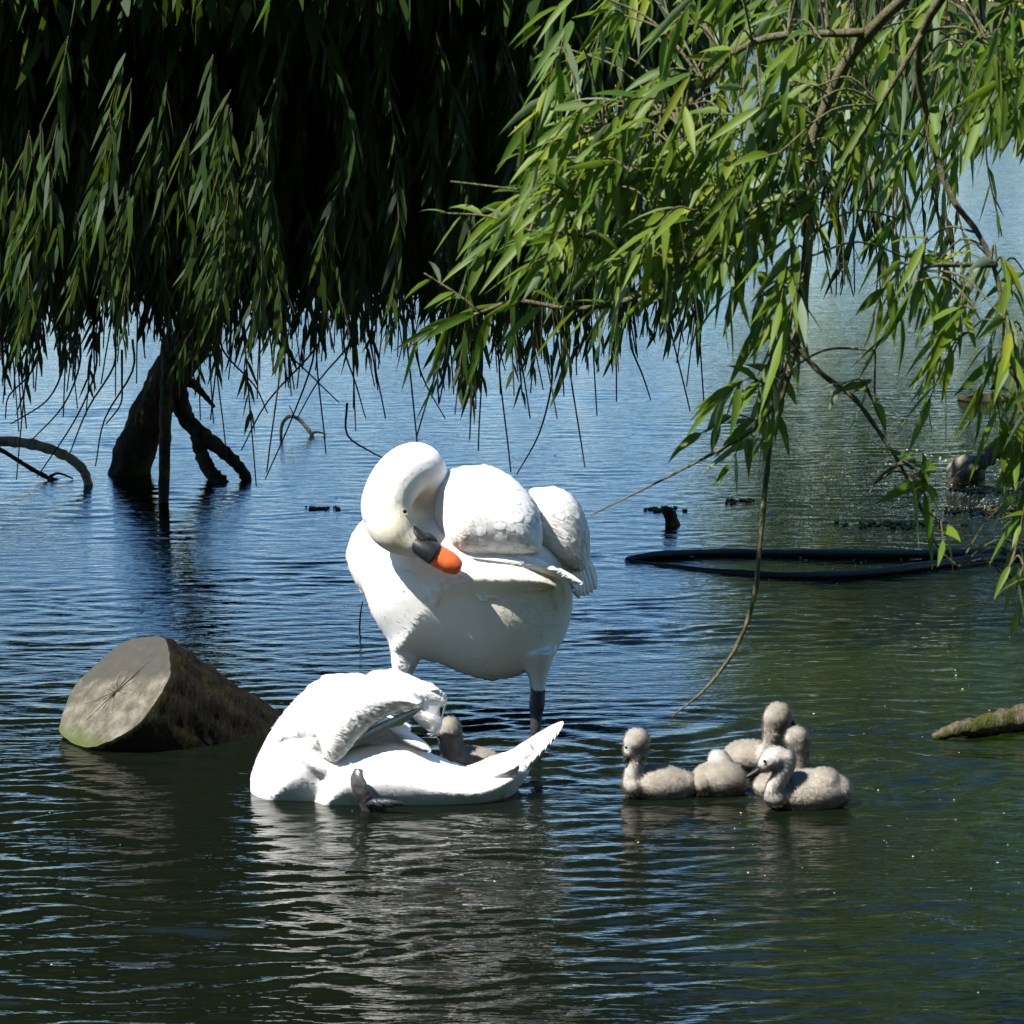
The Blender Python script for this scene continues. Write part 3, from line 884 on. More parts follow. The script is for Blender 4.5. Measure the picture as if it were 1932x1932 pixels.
# ---------------------------------------------------------------- the standing swan
def standing_swan():
    foot = wz(1010, 1392); Y0 = foot.y
    root = thing('swan', 'white swan standing on black legs, neck curled round, orange bill preening its breast', 'swan', (foot.x, foot.y, 0))
    O = (foot.x, foot.y, 0)
    S = zmap(640, 840, .28986, Y0)
    u = .28986*.966/FOC*8.6        # metres per traced unit
    mb = MB()
    # trunk of the bird
    pillow(mb, S, [(235, 1080), (300, 1260), (400, 1420), (440, 1520), (600, 1540), (760, 1580), (900, 1640), (1100, 1690), (1320, 1645), (1520, 1530), (1625, 1330), (1655, 1120),
                   (1600, 930), (1450, 760), (1250, 640), (1000, 560), (800, 520), (640, 520), (480, 620), (330, 800), (250, 950)],
           lambda x, y: .05 + .00012*(x-700)*.4, .175, 480)
    # bulge of the breast and neck root on the left
    pillow(mb, S, [(112, 850), (150, 720), (215, 620), (330, 560), (460, 620), (500, 800), (440, 1000), (330, 1130), (240, 1110), (160, 990)], .10, .10, 200)
    # neck: out of the breast, up behind the head, over the top and down again
    nk = spline([(380, 900, .08, 190), (520, 700, .07, 175), (630, 520, .05, 165), (655, 360, .0, 160), (610, 262, -.035, 172), (520, 285, -.07, 170), (440, 380, -.10, 168), (395, 500, -.125, 165), (405, 600, -.14, 160)], 6)
    mb.tube([S(a, b, c) for a, b, c, r in nk], nk[:, 3]*u, 18)
    # filling between neck and back
    pillow(mb, S, [(560, 420), (700, 380), (800, 480), (840, 700), (860, 900), (700, 950), (560, 800)], .04, .09, 150)
    # head
    hd = spline([(405, 590, -.14, 162), (440, 660, -.155, 150), (500, 720, -.16, 128), (560, 760, -.165, 100), (620, 790, -.168, 72)], 4)
    mb.tube([S(a, b, c) for a, b, c, r in hd], hd[:, 3]*u, 18)
    # thighs
    th = spline([(570, 1380, .02, 130), (530, 1500, .02, 105), (512, 1600, .02, 80), (508, 1680, .02, 50)], 4)
    mb.tube([S(a, b, c) for a, b, c, r in th], th[:, 3]*u, 14)
    th = spline([(1400, 1480, .02, 150), (1415, 1600, .02, 90), (1420, 1690, .02, 55), (1420, 1760, .02, 48)], 4)
    mb.tube([S(a, b, c) for a, b, c, r in th], th[:, 3]*u, 14)
    # flank feather bulge
    pillow(mb, S, [(540, 980), (800, 880), (1050, 860), (1250, 890), (1400, 955), (1530, 1025), (1545, 1080), (1450, 1070), (1300, 1110), (1160, 1150), (1020, 1145), (900, 1190), (760, 1270), (600, 1200)], -.045, .098, 210)
    fz = fuse(mb, .006, 8, .5)
    hc = np.array(tuple(S(460, 700, -.16))); nc = np.array(tuple(S(440, 480, -.12)))
    def tint(V):  # yellow-stained head and neck, plus the flank tone
        a = np.exp(-(np.linalg.norm(V-hc, axis=1)/.075)**2)*1.1
        b = np.exp(-(np.linalg.norm(V-nc, axis=1)/.14)**2)*.38
        e = np.exp(-(np.linalg.norm(V-np.array(tuple(S(680, 620, -.02))), axis=1)/.09)**2)*.25
        soil_shade = np.exp(-(np.linalg.norm((V-np.array(tuple(S(1600, 1030, 0))))*np.array([1, .3, 1]), axis=1)/.06)**2)*.9 + np.exp(-(np.linalg.norm((V-np.array(tuple(S(1380, 1180, -.1))))*np.array([.8, .3, 1.3]), axis=1)/.20)**2)*.55  # brown soiling of the flank, with belly shade painted into the same colour
        return np.clip(a+b+e+soil_shade, 0, 1)
    body = skin_obj('body', fz, M_white, root, O, tint)
    pm = MB()
    hy = np.array(tuple(S(600, 600, 0)))
    def notneck(P, Nn):
        z = P[:, 2]; x = P[:, 0]
        return ~((z > S(600, 900, 0).z) & (x < S(840, 0, 0).x)) & (P[:, 2] > .02)
    bodyflow = lambda P: np.tile(img(.85, .45, 0), (len(P), 1))
    def neckflow(P):
        c = np.array(tuple(S(620, 500, 0)))
        q = P - c
        return np.stack([-q[:, 2], q[:, 1]*0, q[:, 0]], 1)*1.0 + 1e-4
    dm = MB(); fluff(dm, fz, 26000, .011, lambda P, Nn: ~notneck(P, Nn), tint, neckflow, rise=.12, jit=.18, w=.0007)
    fluff(dm, fz, 34000, .020, notneck, tint, SUNFLOW, rise=.055, jit=.16, w=.0009, clump=.3)
    fluff(dm, fz, 1500, .014, notneck, tint, SUNFLOW, rise=.5, jit=.3, w=.0006)
    link_down(dm, O, M_white_soft, root)

    # near wing, raised and cupped
    mb = MB()
    W1 = [(705, 470), (720, 360), (800, 280), (920, 238), (1060, 230), (1200, 285), (1320, 380), (1400, 480), (1440, 580), (1450, 740), (1420, 830), (1300, 860), (1120, 868), (960, 872), (860, 850), (780, 770), (725, 640)]
    pillow(mb, S, W1, lambda x, y: -.005 + .00006*(x-1000) - .00010*(y-550), .115, 330)
    fw = fuse(mb, .006, 8, .5)
    wing = skin_obj('wing', fw, M_white, root, O)
    pm = MB()
    def flow1(P):
        c = np.array(tuple(S(760, 420, 0)))
        q = P - c
        f = np.tile(img(.55, .75, 0), (len(P), 1)) + q*1.2
        return f
    feathers(pm, fw, flow1, 5000, .095, .025, .030, jit=.06, hi=.0014)
    dm = MB(); fluff(dm, fw, 16000, .022, None, None, SUNFLOW, rise=.055, jit=.10, w=.0009, clump=.25); link_down(dm, O, M_white_soft, wing)
    # row of greater coverts along the lower edge
    for i in range(14):
        t = i/13
        a = S(740+t*480, 790+35*sin(t*3.0)+18*(i % 2), -.095+.035*t); b = S(1060+t*430, 872+t*22+14*(i % 3), -.085+.045*t)
        quill(pm, a, b, .017, img(0, -.35, -1), Vector((0, -.012, -.010)), .05*(i % 3))
    link('covert_feathers', pm.mesh('covert_feathers', O, 'tint'), M_white, wing)
    pm = MB()
    for i in range(13):       # flight feathers sweeping to the tail
        t = i/12
        a = S(960+t*300, 850+6*sin(i*2.0), -.095+.004*i); b = S(1250+t*455+16*sin(i*1.7), 892+t*t*135+8*sin(i*2.3), -.085+.07*t)
        quill(pm, a, b, .015+.005*t, img(.1, -.62, -.78), Vector((0, 0, .008)), .12+.06*(i % 3))
    link('flight_feathers', pm.mesh('flight_feathers', O, 'tint'), M_white, wing)

    # far wing
    mb = MB()
    W2 = [(1340, 420), (1420, 382), (1530, 378), (1640, 430), (1720, 530), (1768, 680), (1778, 820), (1755, 930), (1690, 960), (1600, 930), (1480, 860), (1380, 760), (1320, 600)]
    pillow(mb, S, W2, lambda x, y: .13, .095, 220)
    fw2 = fuse(mb, .006, 8, .5)
    wing2 = skin_obj('wing', fw2, M_white, root, O)
    pm = MB()
    feathers(pm, fw2, lambda P: np.tile(img(.35, .9, 0), (len(P), 1)), 4000, .095, .025, .030, jit=.06, hi=.0014)
    dm = MB(); fluff(dm, fw2, 12000, .022, None, None, SUNFLOW, rise=.055, jit=.10, w=.0009, clump=.25); link_down(dm, O, M_white_soft, wing2)
    link('covert_feathers', pm.mesh('covert_feathers', O, 'tint'), M_white, wing2)
    pm = MB()
    for i in range(11):
        t = i/10
        a = S(1430+t*300, 780+60*t, .05+.012*i); b = S(1560+t*250, 985+150*sin(t*2.4)*.9, .02+.014*i)
        quill(pm, a, b, .019, img(.6, -.4, -.7), Vector((.01, 0, .01)), .3)
    for i in range(7):        # tail tips under the wing
        t = i/6
        quill(pm, S(1480+t*60, 850+60*t, .06), S(1640+60*t, 1000+130*t, .05+.01*i), .016, img(.5, -.6, -.6), Vector((0, 0, 0)), .6)
    link('flight_feathers', pm.mesh('flight_feathers', O, 'tint'), M_white, wing2)

    # flank covert fringe
    pm = MB()
    for i in range(20):
        t = i/19
        a = S(960+t*330, 1040+18*sin(i)-20*t, -.100+.03*t); b = S(1050+t*470, 1150-t*110+10*sin(i*2.1), -.118+.055*t)
        quill(pm, a, b, .014, img(0, -.4, -1), Vector((0, 0, .004)), .1)
    link('flank_feathers', pm.mesh('flank_feathers', O, 'tint'), M_white, root)

    # bill: black base with knob, orange blade
    def sec(path, mat, name, par, flat=.72):
        b = MB(); q = spline(path, 5)
        b.tube([S(a, c, d) for a, c, d, r in q], q[:, 3]*u, 16, flat=flat)
        return link(name, b.mesh(name, O), mat, par)
    bill = sec([(620, 790, -.172, 70), (700, 828, -.178, 92), (775, 868, -.180, 94), (830, 900, -.182, 88), (880, 932, -.183, 62), (893, 940, -.183, 25)], M_orange, 'bill', root, .75)
    sec([(575, 745, -.172, 62), (635, 785, -.183, 82), (690, 815, -.187, 90), (722, 836, -.187, 90), (742, 848, -.188, 60)], M_black, 'bill_base', bill, .80)
    b = MB(); ball(b, S(690, 735, -.175), (44*u*1.35, .017, 34*u), Matrix.Rotation(radians(35), 4, 'Y'), 16)
    link('knob', b.mesh('knob', O), M_black, bill)
    b = MB(); b.tube([S(560, 630, -.168), S(585, 668, -.182), S(640, 725, -.192), S(690, 760, -.19)], np.array([8, 26, 40, 40])*u, 10, flat=.5)
    link('lore', b.mesh('lore', O), M_black, bill)
    b = MB(); b.tube([S(776, 850, -.198), S(830, 885, -.20), S(880, 915, -.196)], np.array([3, 5, 3])*u, 6)
    ball(b, S(880, 938, -.188), (.008, .007, .009)); link('nail', b.mesh('nail', O), M_orange, bill)
    b = MB(); ball(b, S(520, 548, -.196), (.0065, .006, .0065), None, 12)
    link('eye', b.mesh('eye', O), M_eye, root)
    # legs
    for path in ([(505, 1600, .02, 34), (500, 1760, .02, 26), (495, 1900, .0, 30), (490, 2080, -.01, 28)],
                 [(1420, 1700, .02, 46), (1415, 1780, .02, 50), (1410, 1850, .015, 52), (1405, 1930, .01, 40), (1400, 2050, .0, 34), (1395, 2300, .0, 32)]):
        b = MB(); q = spline(path, 5)
        b.tube([S(a, c, d) for a, c, d, r in q], q[:, 3]*u, 14, flat=.9)
        lg = link('leg', b.mesh('leg', O), M_legblk, root)
        b = MB(); e = np.array(tuple(S(path[-1][0], path[-1][1], path[-1][2])))
        hz = e.copy(); hz[2] = e[2]
        V = [hz + np.array(v) for v in ((0, 0, .012), (-.10, -.06, -.01), (-.12, 0, -.01), (-.10, .06, -.01), (0, 0, -.012), (.03, 0, 0))]
        b.add(V, [(0, 1, 2), (0, 2, 3), (4, 2, 1), (4, 3, 2), (0, 5, 1), (0, 3, 5), (4, 1, 5), (4, 5, 3)])
        link('webbed_foot', b.mesh('webbed_foot', O), M_legblk, lg, False)
    return root
standing_swan()

# ---------------------------------------------------------------- the floating swan in front
def floating_swan():
    wlp = wz(745, 1512); Y0 = wlp.y
    root = thing('swan', 'white swan floating low in front, head hidden under raised wings, tail cocked up', 'swan', (wlp.x, Y0, 0))
    O = (wlp.x, Y0, 0)
    S = zmap(460, 1280, .34161, Y0)
    u = .34161*.966/FOC*7.85
    mb = MB()
    # breast and hull
    pillow(mb, S, [(72, 800), (80, 700), (110, 600), (165, 480), (260, 340), (400, 230), (560, 200), (720, 260), (760, 420), (700, 560), (680, 700), (700, 900), (600, 960), (300, 960), (110, 930)],
           .14, .17, 330)
    pillow(mb, S, [(420, 560), (600, 520), (760, 500), (900, 492), (1050, 520), (1200, 590), (1330, 630), (1440, 655), (1560, 640), (1640, 620), (1690, 650), (1640, 740), (1540, 850), (1400, 930), (1100, 980), (700, 980), (420, 930)],
           lambda x, y: .10, .165, 270)
    # under-tail and tail base rising to the right
    tp = spline([(1250, 800, .1, 150), (1400, 740, .1, 130), (1520, 660, .1, 100), (1620, 590, .1, 62), (1700, 530, .1, 40)], 5)
    mb.tube([S(a, b, c) for a, b, c, r in tp], tp[:, 3]*u, 16, flat=1.0)
    # shoulder fold
    nk = spline([(360, 520, .0, 48), (430, 590, -.015, 46), (500, 640, -.02, 46), (560, 690, -.01, 40)], 5)
    mb.tube([S(a, b, c) for a, b, c, r in nk], nk[:, 3]*u, 14)
    # neck bent down and back under the wing
    nk = spline([(420, 700, .12, 120), (560, 560, .12, 110), (700, 440, .16, 95), (850, 420, .17, 85), (980, 470, .16, 75)], 5)
    mb.tube([S(a, b, c) for a, b, c, r in nk], nk[:, 3]*u, 14)
    fz = fuse(mb, .006, 8, .5)
    tailc = np.array(tuple(S(1500, 780, .1)))
    def tint(V):  # darker tone at the tail base and below the near wing
        return np.clip(np.exp(-(np.linalg.norm(V-tailc, axis=1)/.10)**2)*.18 + np.exp(-(np.linalg.norm(V-np.array(tuple(S(760, 500, .05))), axis=1)/.08)**2)*.5, 0, 1)
    skin_obj('body', fz, M_white, root, O, tint)
    pm = MB()
    bf = lambda P: np.tile(img(.95, -.1, 0), (len(P), 1)) + np.where((P[:, 0] < S(500, 0, 0).x)[:, None], img(0, -1.2, 0)[None], 0)
    dry = lambda P, Nn: P[:, 2] > .004
    dm = MB(); fluff(dm, fz, 36000, .018, dry, tint, SUNFLOW, rise=.055, jit=.16, w=.0009, clump=.3); fluff(dm, fz, 1500, .014, dry, tint, SUNFLOW, rise=.5, jit=.3, w=.0006); link_down(dm, O, M_white_soft, root)
    # near wing
    mb = MB()
    W1 = [(200, 420), (290, 300), (400, 185), (480, 130), (570, 97), (700, 100), (840, 135), (960, 180), (1040, 235), (1078, 275), (1050, 300), (940, 325), (820, 385), (720, 470), (640, 560), (590, 612), (520, 620), (450, 560), (380, 600), (280, 560), (200, 540)]
    pillow(mb, S, W1, lambda x, y: .075 - .0001*(x-300) - .00020*(y-300)*min(1, max(0, (x-330)/300)), .085, 230)
    fw = fuse(mb, .006, 8, .5)
    wing = skin_obj('wing', fw, M_white, root, O)
    pm = MB()
    feathers(pm, fw, lambda P: np.tile(img(.85, .2, 0), (len(P), 1)) + (P-np.array(tuple(S(350, 300, 0))))*1.0, 5000, .095, .025, .030, jit=.06, hi=.0014)
    dm = MB(); fluff(dm, fw, 16000, .022, None, None, SUNFLOW, rise=.055, jit=.10, w=.0009, clump=.25); link_down(dm, O, M_white_soft, wing)
    link('covert_feathers', pm.mesh('covert_feathers', O, 'tint'), M_white, wing)
    pm = MB()
    for i in range(12):
        t = i/11
        quill(pm, S(480+22*i, 590-8*i, -.02+.008*i), S(1072-150*t, 296+120*t, .0+.006*i), .013, img(-.35, -.6, -.7), Vector((.0, 0, .012)), .15+.1*(i % 3))
    link('flight_feathers', pm.mesh('flight_feathers', O, 'tint'), M_white, wing)
    # far wing
    mb = MB()
    W2 = [(720, 130), (790, 90), (870, 73), (960, 92), (1050, 130), (1140, 170), (1195, 225), (1215, 280), (1180, 305), (1120, 295), (1180, 340), (1185, 400), (1150, 465), (1080, 420), (980, 340), (850, 280), (740, 220)]
    pillow(mb, S, W2, .22, .05, 130)
    fw2 = fuse(mb, .006, 8, .5)
    wing2 = skin_obj('wing', fw2, M_white, root, O)
    pm = MB()
    feathers(pm, fw2, lambda P: np.tile(img(.9, .4, 0), (len(P), 1)), 3000, .085, .022, .028, jit=.08, hi=.0014)
    dm = MB(); fluff(dm, fw2, 9000, .022, None, None, SUNFLOW, rise=.10, jit=.12, w=.0009, clump=.25); link_down(dm, O, M_white_soft, wing2)
    link('covert_feathers', pm.mesh('covert_feathers', O, 'tint'), M_white, wing2)
    pm = MB()
    for i in range(9):
        t = i/8
        quill(pm, S(1000+10*i, 180+8*i, .20), S(1160+50*sin(t*3), 190+t*110, .19+.004*i), .014, img(0, -.8, -.6))
    link('covert_fringe', pm.mesh('covert_fringe', O, 'tint'), M_white, wing2)
    pm = MB()
    for i in range(6):        # folded primaries crossing under the wing
        quill(pm, S(850+8*i, 380+2*i, .02+.02*i), S(1120-14*i, 545-2*i, .0+.02*i), .022, img(.3, -.6, -.7), Vector((0, 0, .0)), .1)
    link('flight_feathers', pm.mesh('flight_feathers', O, 'tint'), M_white, wing2)
    # tail: fan of stiff feathers cocked up
    pm = MB()
    for i in range(12):
        t = i/11
        a = S(1430+t*50, 660+t*160, .04+.10*(1-t)); b = S(1872-t*330*t, 378+t*330*(t**.5), .02+.14*(1-t))
        quill(pm, a, b, .024, img(-.45, -.55, -.7), Vector((0, 0, -.01)), .12 + .4*t)
    for i in range(9):
        t = i/8
        a = S(1380+t*40, 700+t*80, .03); b = S(1630-t*60, 615+t*190, -.01+.01*i)
        quill(pm, a, b, .018, img(-.4, -.5, -.8), Vector((0, 0, -.006)), .25)
    link('tail', pm.mesh('tail', O, 'tint'), M_white, root)
    # foot folded against the flank
    b = MB(); q = spline([(705, 650, -.09, 26), (695, 700, -.10, 44), (715, 770, -.105, 52), (745, 830, -.10, 46), (760, 900, -.09, 40)], 5)
    b.tube([S(a, c, d) for a, c, d, r in q], q[:, 3]*u, 12, wob=.15, flat=.45)
    lg = link('foot', b.mesh('foot', O), simple('grey_foot', (.03, .03, .032), .3, .5, (.10, .095, .09), 50, .003), root)
    b = MB()
    for k, (x1, y1) in enumerate(((960, 850), (900, 862), (840, 870))):
        b.tube([S(760, 850, -.10), S((760+x1)/2, 838, -.12), S(x1, y1, -.13)], [.012, .010, .006], 8, wob=.1)
    link('toes', b.mesh('toes', O), M_legblk, lg)
    return root
floating_swan()

# ---------------------------------------------------------------- cygnets
def cygnet(label, zm, base, parts, bill, pale, eye=None, flow=(.7, .45, .15), tail=None):
    """zm: the enlarged view; base: waterline point there; parts: balls (x, y, d, rx, ry, rd) and tubes"""
    x0, y0, k = zm
    bp = wz((x0+base[0]*k)*.966, (y0+base[1]*k)*.966); Y0 = bp.y
    S = zmap(x0, y0, k, Y0); u = k*.966/FOC*(Y0/cos(PITCH)*1.0)
    O = (bp.x, Y0, 0)
    root = thing('cygnet', label, 'cygnet', O, 'fluffy grey cygnets swimming')
    mb = MB()
    for p in parts:
        if p[0] == 'b':
            _, x, y, d, rx, ry, rd, ang = p
            ball(mb, S(x, y, d), (rx*u, rd, ry*u), Matrix.Rotation(radians(ang), 4, 'Y'))
        else:
            q = spline(p[1], 5); mb.tube([S(a, b, c) for a, b, c, r in q], q[:, 3]*u*1.1, 14)
    fz = fuse(mb, .004, 16, .6)
    pc = [(np.array(tuple(S(x, y, d))), r, a) for x, y, d, r, a in pale]
    def tint(V):
        s = np.zeros(len(V))
        for c, r, a in pc: s = np.maximum(s, a*np.exp(-(np.linalg.norm(V-c, axis=1)/r)**2))
        return s
    skin_obj('body', fz, M_down, root, O, tint)
    dm = MB(); fluff(dm, fz, 20000, .012, None, tint, SUNFLOW, rise=.14, jit=.25, w=.0006, clump=.25); fluff(dm, fz, 9000, .013, None, tint, SUNFLOW, rise=.9, jit=.5, w=.00035, clump=.3)
    link_down(dm, O, M_down_soft, root)
    if bill:
        b = MB(); q = spline(bill, 4); b.tube([S(a, c, d) for a, c, d, r in q], q[:, 3]*u, 12, flat=.7)
        link('bill', b.mesh('bill', O), M_black, root)
    if eye:
        b = MB(); ball(b, S(*eye), (.0042, .004, .0042), None, 10); link('eye', b.mesh('eye', O), M_eye, root)
    return root
Z3 = (1180, 1340, .26915); Z2 = (460, 1280, .34161)
cygnet('leftmost cygnet of the five, upright neck and head turned away showing its nape', Z3, (400, 800),
       [('b', 400, 715, .02, 270, 140, .062, 6), ('b', 560, 720, .03, 130, 100, .05, 0), ('b', 215, 720, .0, 85, 90, .045, 0),
        ('t', [(205, 720, -.005, 72), (215, 620, -.005, 62), (240, 540, 0, 60), (262, 470, 0, 68)]), ('b', 238, 405, -.002, 102, 96, .032, 0), ('b', 190, 470, -.004, 55, 70, .024, 0)],
       [(180, 490, -.008, 30), (155, 530, -.012, 26), (140, 560, -.014, 18)], [(180, 470, -.03, .03, .8), (200, 640, -.04, .035, .7), (240, 320, 0, .022, .45)], (160, 445, -.02))
cygnet('cygnet in the middle with its pale head tucked down behind its grey back', Z3, (860, 785),
       [('b', 830, 690, .03, 215, 145, .062, 0), ('b', 930, 700, .03, 120, 110, .05, 0), ('b', 720, 710, .0, 90, 90, .04, 0), ('b', 830, 530, .075, 82, 62, .03, 0), ('b', 840, 570, .06, 100, 70, .04, 0)],
       [(770, 545, .07, 30), (745, 565, .06, 20)], [(825, 510, .06, .028, .95)], None)
cygnet('rearmost cygnet, darkest of them, head up and looking right', Z3, (1060, 640),
       [('b', 1060, 520, .03, 215, 125, .060, 2), ('b', 1190, 530, .0, 90, 110, .045, 0), ('t', [(1195, 520, .0, 75), (1215, 430, .0, 68), (1240, 330, .0, 74)]), ('b', 1258, 240, 0, 108, 124, .033, 10), ('b', 1235, 310, 0, 84, 80, .03, 0)],
       [(1350, 255, .02, 34), (1385, 280, .03, 22)], [(1180, 230, -.01, .02, .35)], None, (-.6, .1, .2))
cygnet('cygnet hidden behind the front one, only its head and a bit of breast showing', Z3, (1250, 800),
       [('b', 1250, 735, .035, 180, 110, .055, 0), ('b', 1400, 700, .05, 130, 110, .055, 0), ('t', [(1400, 690, .04, 75), (1420, 580, .04, 66), (1412, 480, .04, 66)]), ('b', 1400, 388, .04, 94, 92, .03, 0), ('b', 1408, 440, .04, 84, 80, .03, 0)],
       [(1450, 420, .06, 30), (1480, 440, .07, 20)], [(1330, 400, .02, .02, .35)], None)
cygnet('foremost cygnet on the right with pale neck bent and dark bill pointing left', Z3, (1480, 885),
       [('b', 1480, 770, .03, 300, 165, .070, 0), ('b', 1690, 760, .04, 120, 110, .05, 20), ('b', 1600, 690, .03, 120, 95, .05, 0), ('b', 1480, 720, .03, 160, 110, .055, 0), ('b', 1250, 790, .0, 95, 95, .045, 0),
        ('t', [(1215, 830, -.01, 62), (1240, 730, -.02, 60), (1290, 640, -.02, 60), (1330, 560, -.02, 62), (1300, 500, -.02, 66)]), ('b', 1232, 528, -.022, 112, 84, .032, -22), ('b', 1170, 570, -.024, 60, 56, .022, 0)],
       [(1130, 600, -.026, 34), (1085, 628, -.028, 26), (1040, 655, -.03, 22), (1030, 662, -.03, 12)], [(1230, 510, -.05, .052, .72), (1290, 620, -.05, .042, .7), (1210, 760, -.06, .045, .8)], (1165, 545, -.048))
cygnet('lone cygnet swimming close behind the floating swan, between its wings and tail', Z2, (1330, 640),
       [('b', 1350, 590, .03, 180, 60, .055, 4), ('t', [(1255, 600, .0, 62), (1240, 530, .0, 60), (1230, 480, .0, 64)]), ('b', 1226, 440, 0, 70, 88, .032, 0)],
       [(1180, 440, -.01, 18), (1155, 470, -.015, 12)], [(1210, 430, -.02, .03, .3)], (1190, 425, -.018))

# ================================================================== LOG AND DRIFTWOOD
def cut_log():
    wl_ = wz((80+500*.26915)*.966, (1200+930*.26915)*.966); Y0 = wl_.y + .05
    S = zmap(80, 1200, .26915, Y0)
    c0 = S(548, 560, .0)
    a = (RGT*.70 - UPV*.53 + FWD*.48).normalized()       # axis, into the water
    nrm = (RGT*.54 - UPV*.62 + FWD*.57).normalized()      # of the saw cut
    r = .208
    e1 = a.cross(Vector((0, 0, 1))).normalized(); e2 = a.cross(e1).normalized()
    O = (c0.x, c0.y, 0)
    root = thing('cut_log', 'thick sawn log sticking out of the water, cracked cut face with green algae', 'log', O)
    n = 72; rings = []
    rad = [r*(1 + .025*sin(3*t+1) + .02*sin(7*t) + .008*rng.normal()) for t in np.linspace(0, 2*pi, n, endpoint=False)]
    for j, s in enumerate(np.concatenate([[0, .006], np.linspace(.03, 1.1, 30)])):
        ring = []
        for i in range(n):
            t = 2*pi*i/n
            p = e1*cos(t)*rad[i] + e2*sin(t)*rad[i]
            s0 = -(p.dot(nrm))/a.dot(nrm)
            bevel = .985 if j == 0 else 1
            rough = 1 + (.018*rng.normal() if j > 1 else 0) + .02*sin(i*1.3+s*4)*min(1, s*6)
            ring.append(tuple(c0 + p*bevel*rough + a*(s0*(1 if j < 2 else max(0, 1-s/.5)) + s)))
        rings.append(ring)
    V = np.array(rings).reshape(-1, 3)
    F = []
    for j in range(len(rings)-1):
        q = j*n+np.arange(n); q2 = j*n+(np.arange(n)+1) % n
        F.append(np.stack([q, q2, q2+n, q+n], 1))
    b = MB(); b.add(V, np.concatenate(F))
    # hanging bark shreds on the top edge
    link('bark', b.mesh('bark', O), bark_mat('log_bark', (.006, .005, .004), (.02, .016, .010), (.022, .022, .006), .56, 1.3, .012), root)
    # face: concentric rings, slightly dished
    b = MB(); V = []; K = 16
    for k in range(K+1):
        f = k/K
        for i in range(n):
            t = 2*pi*i/n
            p = (e1*cos(t)*rad[i] + e2*sin(t)*rad[i])*.985*f
            s0 = -(p.dot(nrm))/a.dot(nrm)
            V.append(tuple(c0 + p + a*(s0 + .0006*rng.normal()*(k < K))))
    F = []
    for k in range(K):
        q = k*n+np.arange(n); q2 = k*n+(np.arange(n)+1) % n
        F.append(np.stack([q, q+n, q2+n, q2], 1))
    b.add(V, np.concatenate(F))
    m, nt, p, out = new_mat('sawn_wood')
    tc = N(nt, 'ShaderNodeTexCoord'); ob = tc.outputs['Object']
    cl = (c0 - Vector(O))
    d = N(nt, 'ShaderNodeVectorMath', operation='SUBTRACT'); nt.links.new(ob, d.inputs[0]); d.inputs[1].default_value = cl
    ln = N(nt, 'ShaderNodeVectorMath', operation='LENGTH'); nt.links.new(d.outputs[0], ln.inputs[0])
    wob = noise(nt, 12, 3)
    rg = math_n(nt, 'SINE', math_n(nt, 'MULTIPLY', math_n(nt, 'ADD', ln.outputs['Value'], math_n(nt, 'MULTIPLY', wob, .03)), 520))
    base = ramp(nt, noise(nt, 16, 6, .7), [(.34, (.03, .026, .017)), (.5, (.105, .093, .066)), (.66, (.21, .192, .15))])
    c = mixc(nt, math_n(nt, 'MULTIPLY', math_n(nt, 'ADD', rg, 1), .16), base, (.12, .09, .05))
    # darker grey upper half
    def dotn(v):
        q = N(nt, 'ShaderNodeVectorMath', operation='DOT_PRODUCT'); nt.links.new(d.outputs[0], q.inputs[0]); q.inputs[1].default_value = v; return q.outputs['Value']
    g1 = math_n(nt, 'ADD', dotn(UPV), math_n(nt, 'ADD', math_n(nt, 'MULTIPLY', dotn(RGT), -.15), math_n(nt, 'MULTIPLY', math_n(nt, 'SUBTRACT', noise(nt, 10, 5, .6), .5), .12)))
    gk = ramp(nt, math_n(nt, 'ADD', math_n(nt, 'MULTIPLY', g1, 4), .5), [(.58, (0, 0, 0)), (.68, (1, 1, 1))])
    c = mixc(nt, gk, c, mixc(nt, noise(nt, 30, 4), (.028, .026, .02), (.07, .062, .046)))
    # algae near the water
    sp = N(nt, 'ShaderNodeSeparateXYZ'); nt.links.new(ob, sp.inputs[0])
    gz = math_n(nt, 'ADD', sp.outputs['Z'], math_n(nt, 'MULTIPLY', math_n(nt, 'SUBTRACT', noise(nt, 35, 4), .5), .05))
    ak = ramp(nt, math_n(nt, 'MULTIPLY', gz, 10), [(.15, (1, 1, 1)), (.5, (0, 0, 0))])
    c = mixc(nt, ak, c, mixc(nt, noise(nt, 60, 3), (.035, .05, .006), (.085, .10, .014)))
    nt.links.new(c, p.inputs['Base Color'])
    p.inputs['Roughness'].default_value = .8
    nt.links.new(bump(nt, noise(nt, 70, 6, .7), .008), p.inputs['Normal'])
    face = link('cut_face', b.mesh('cut_face', O), m, root)
    # cracks: thin dark wedges set in the face
    cb = MB()
    def crack(angs, lens, w):
        p = c0.copy(); pts = [p]
        for A, L in zip(angs, lens):
            v = (RGT*cos(A) + UPV*sin(A))
            v = v - nrm*v.dot(nrm)/1.0
            p = p + v*L; pts.append(p)
        q = [x - nrm*.0004 for x in pts]
        cb.tube(spline(q, 3), np.linspace(w, w*.3, (len(q)-1)*3+1), 5, flat=.6)
    crack([.75, .85, .7], [.05, .05, .04], .0028); crack([-2.3, -2.2, -2.4], [.04, .05, .04], .0026)
    crack([3.0, 3.2, 2.9], [.05, .05, .06], .0012); crack([1.4, 1.6], [.05, .05], .0010); crack([-.3, -.5], [.05, .05], .0010)
    for q_ in range(9):
        A_ = q_*.7 + random.uniform(-.2, .2); crack([A_, A_+random.uniform(-.4, .4), A_+random.uniform(-.3, .3)], [.03, .03, random.uniform(.02, .07)], random.uniform(.0010, .0018))
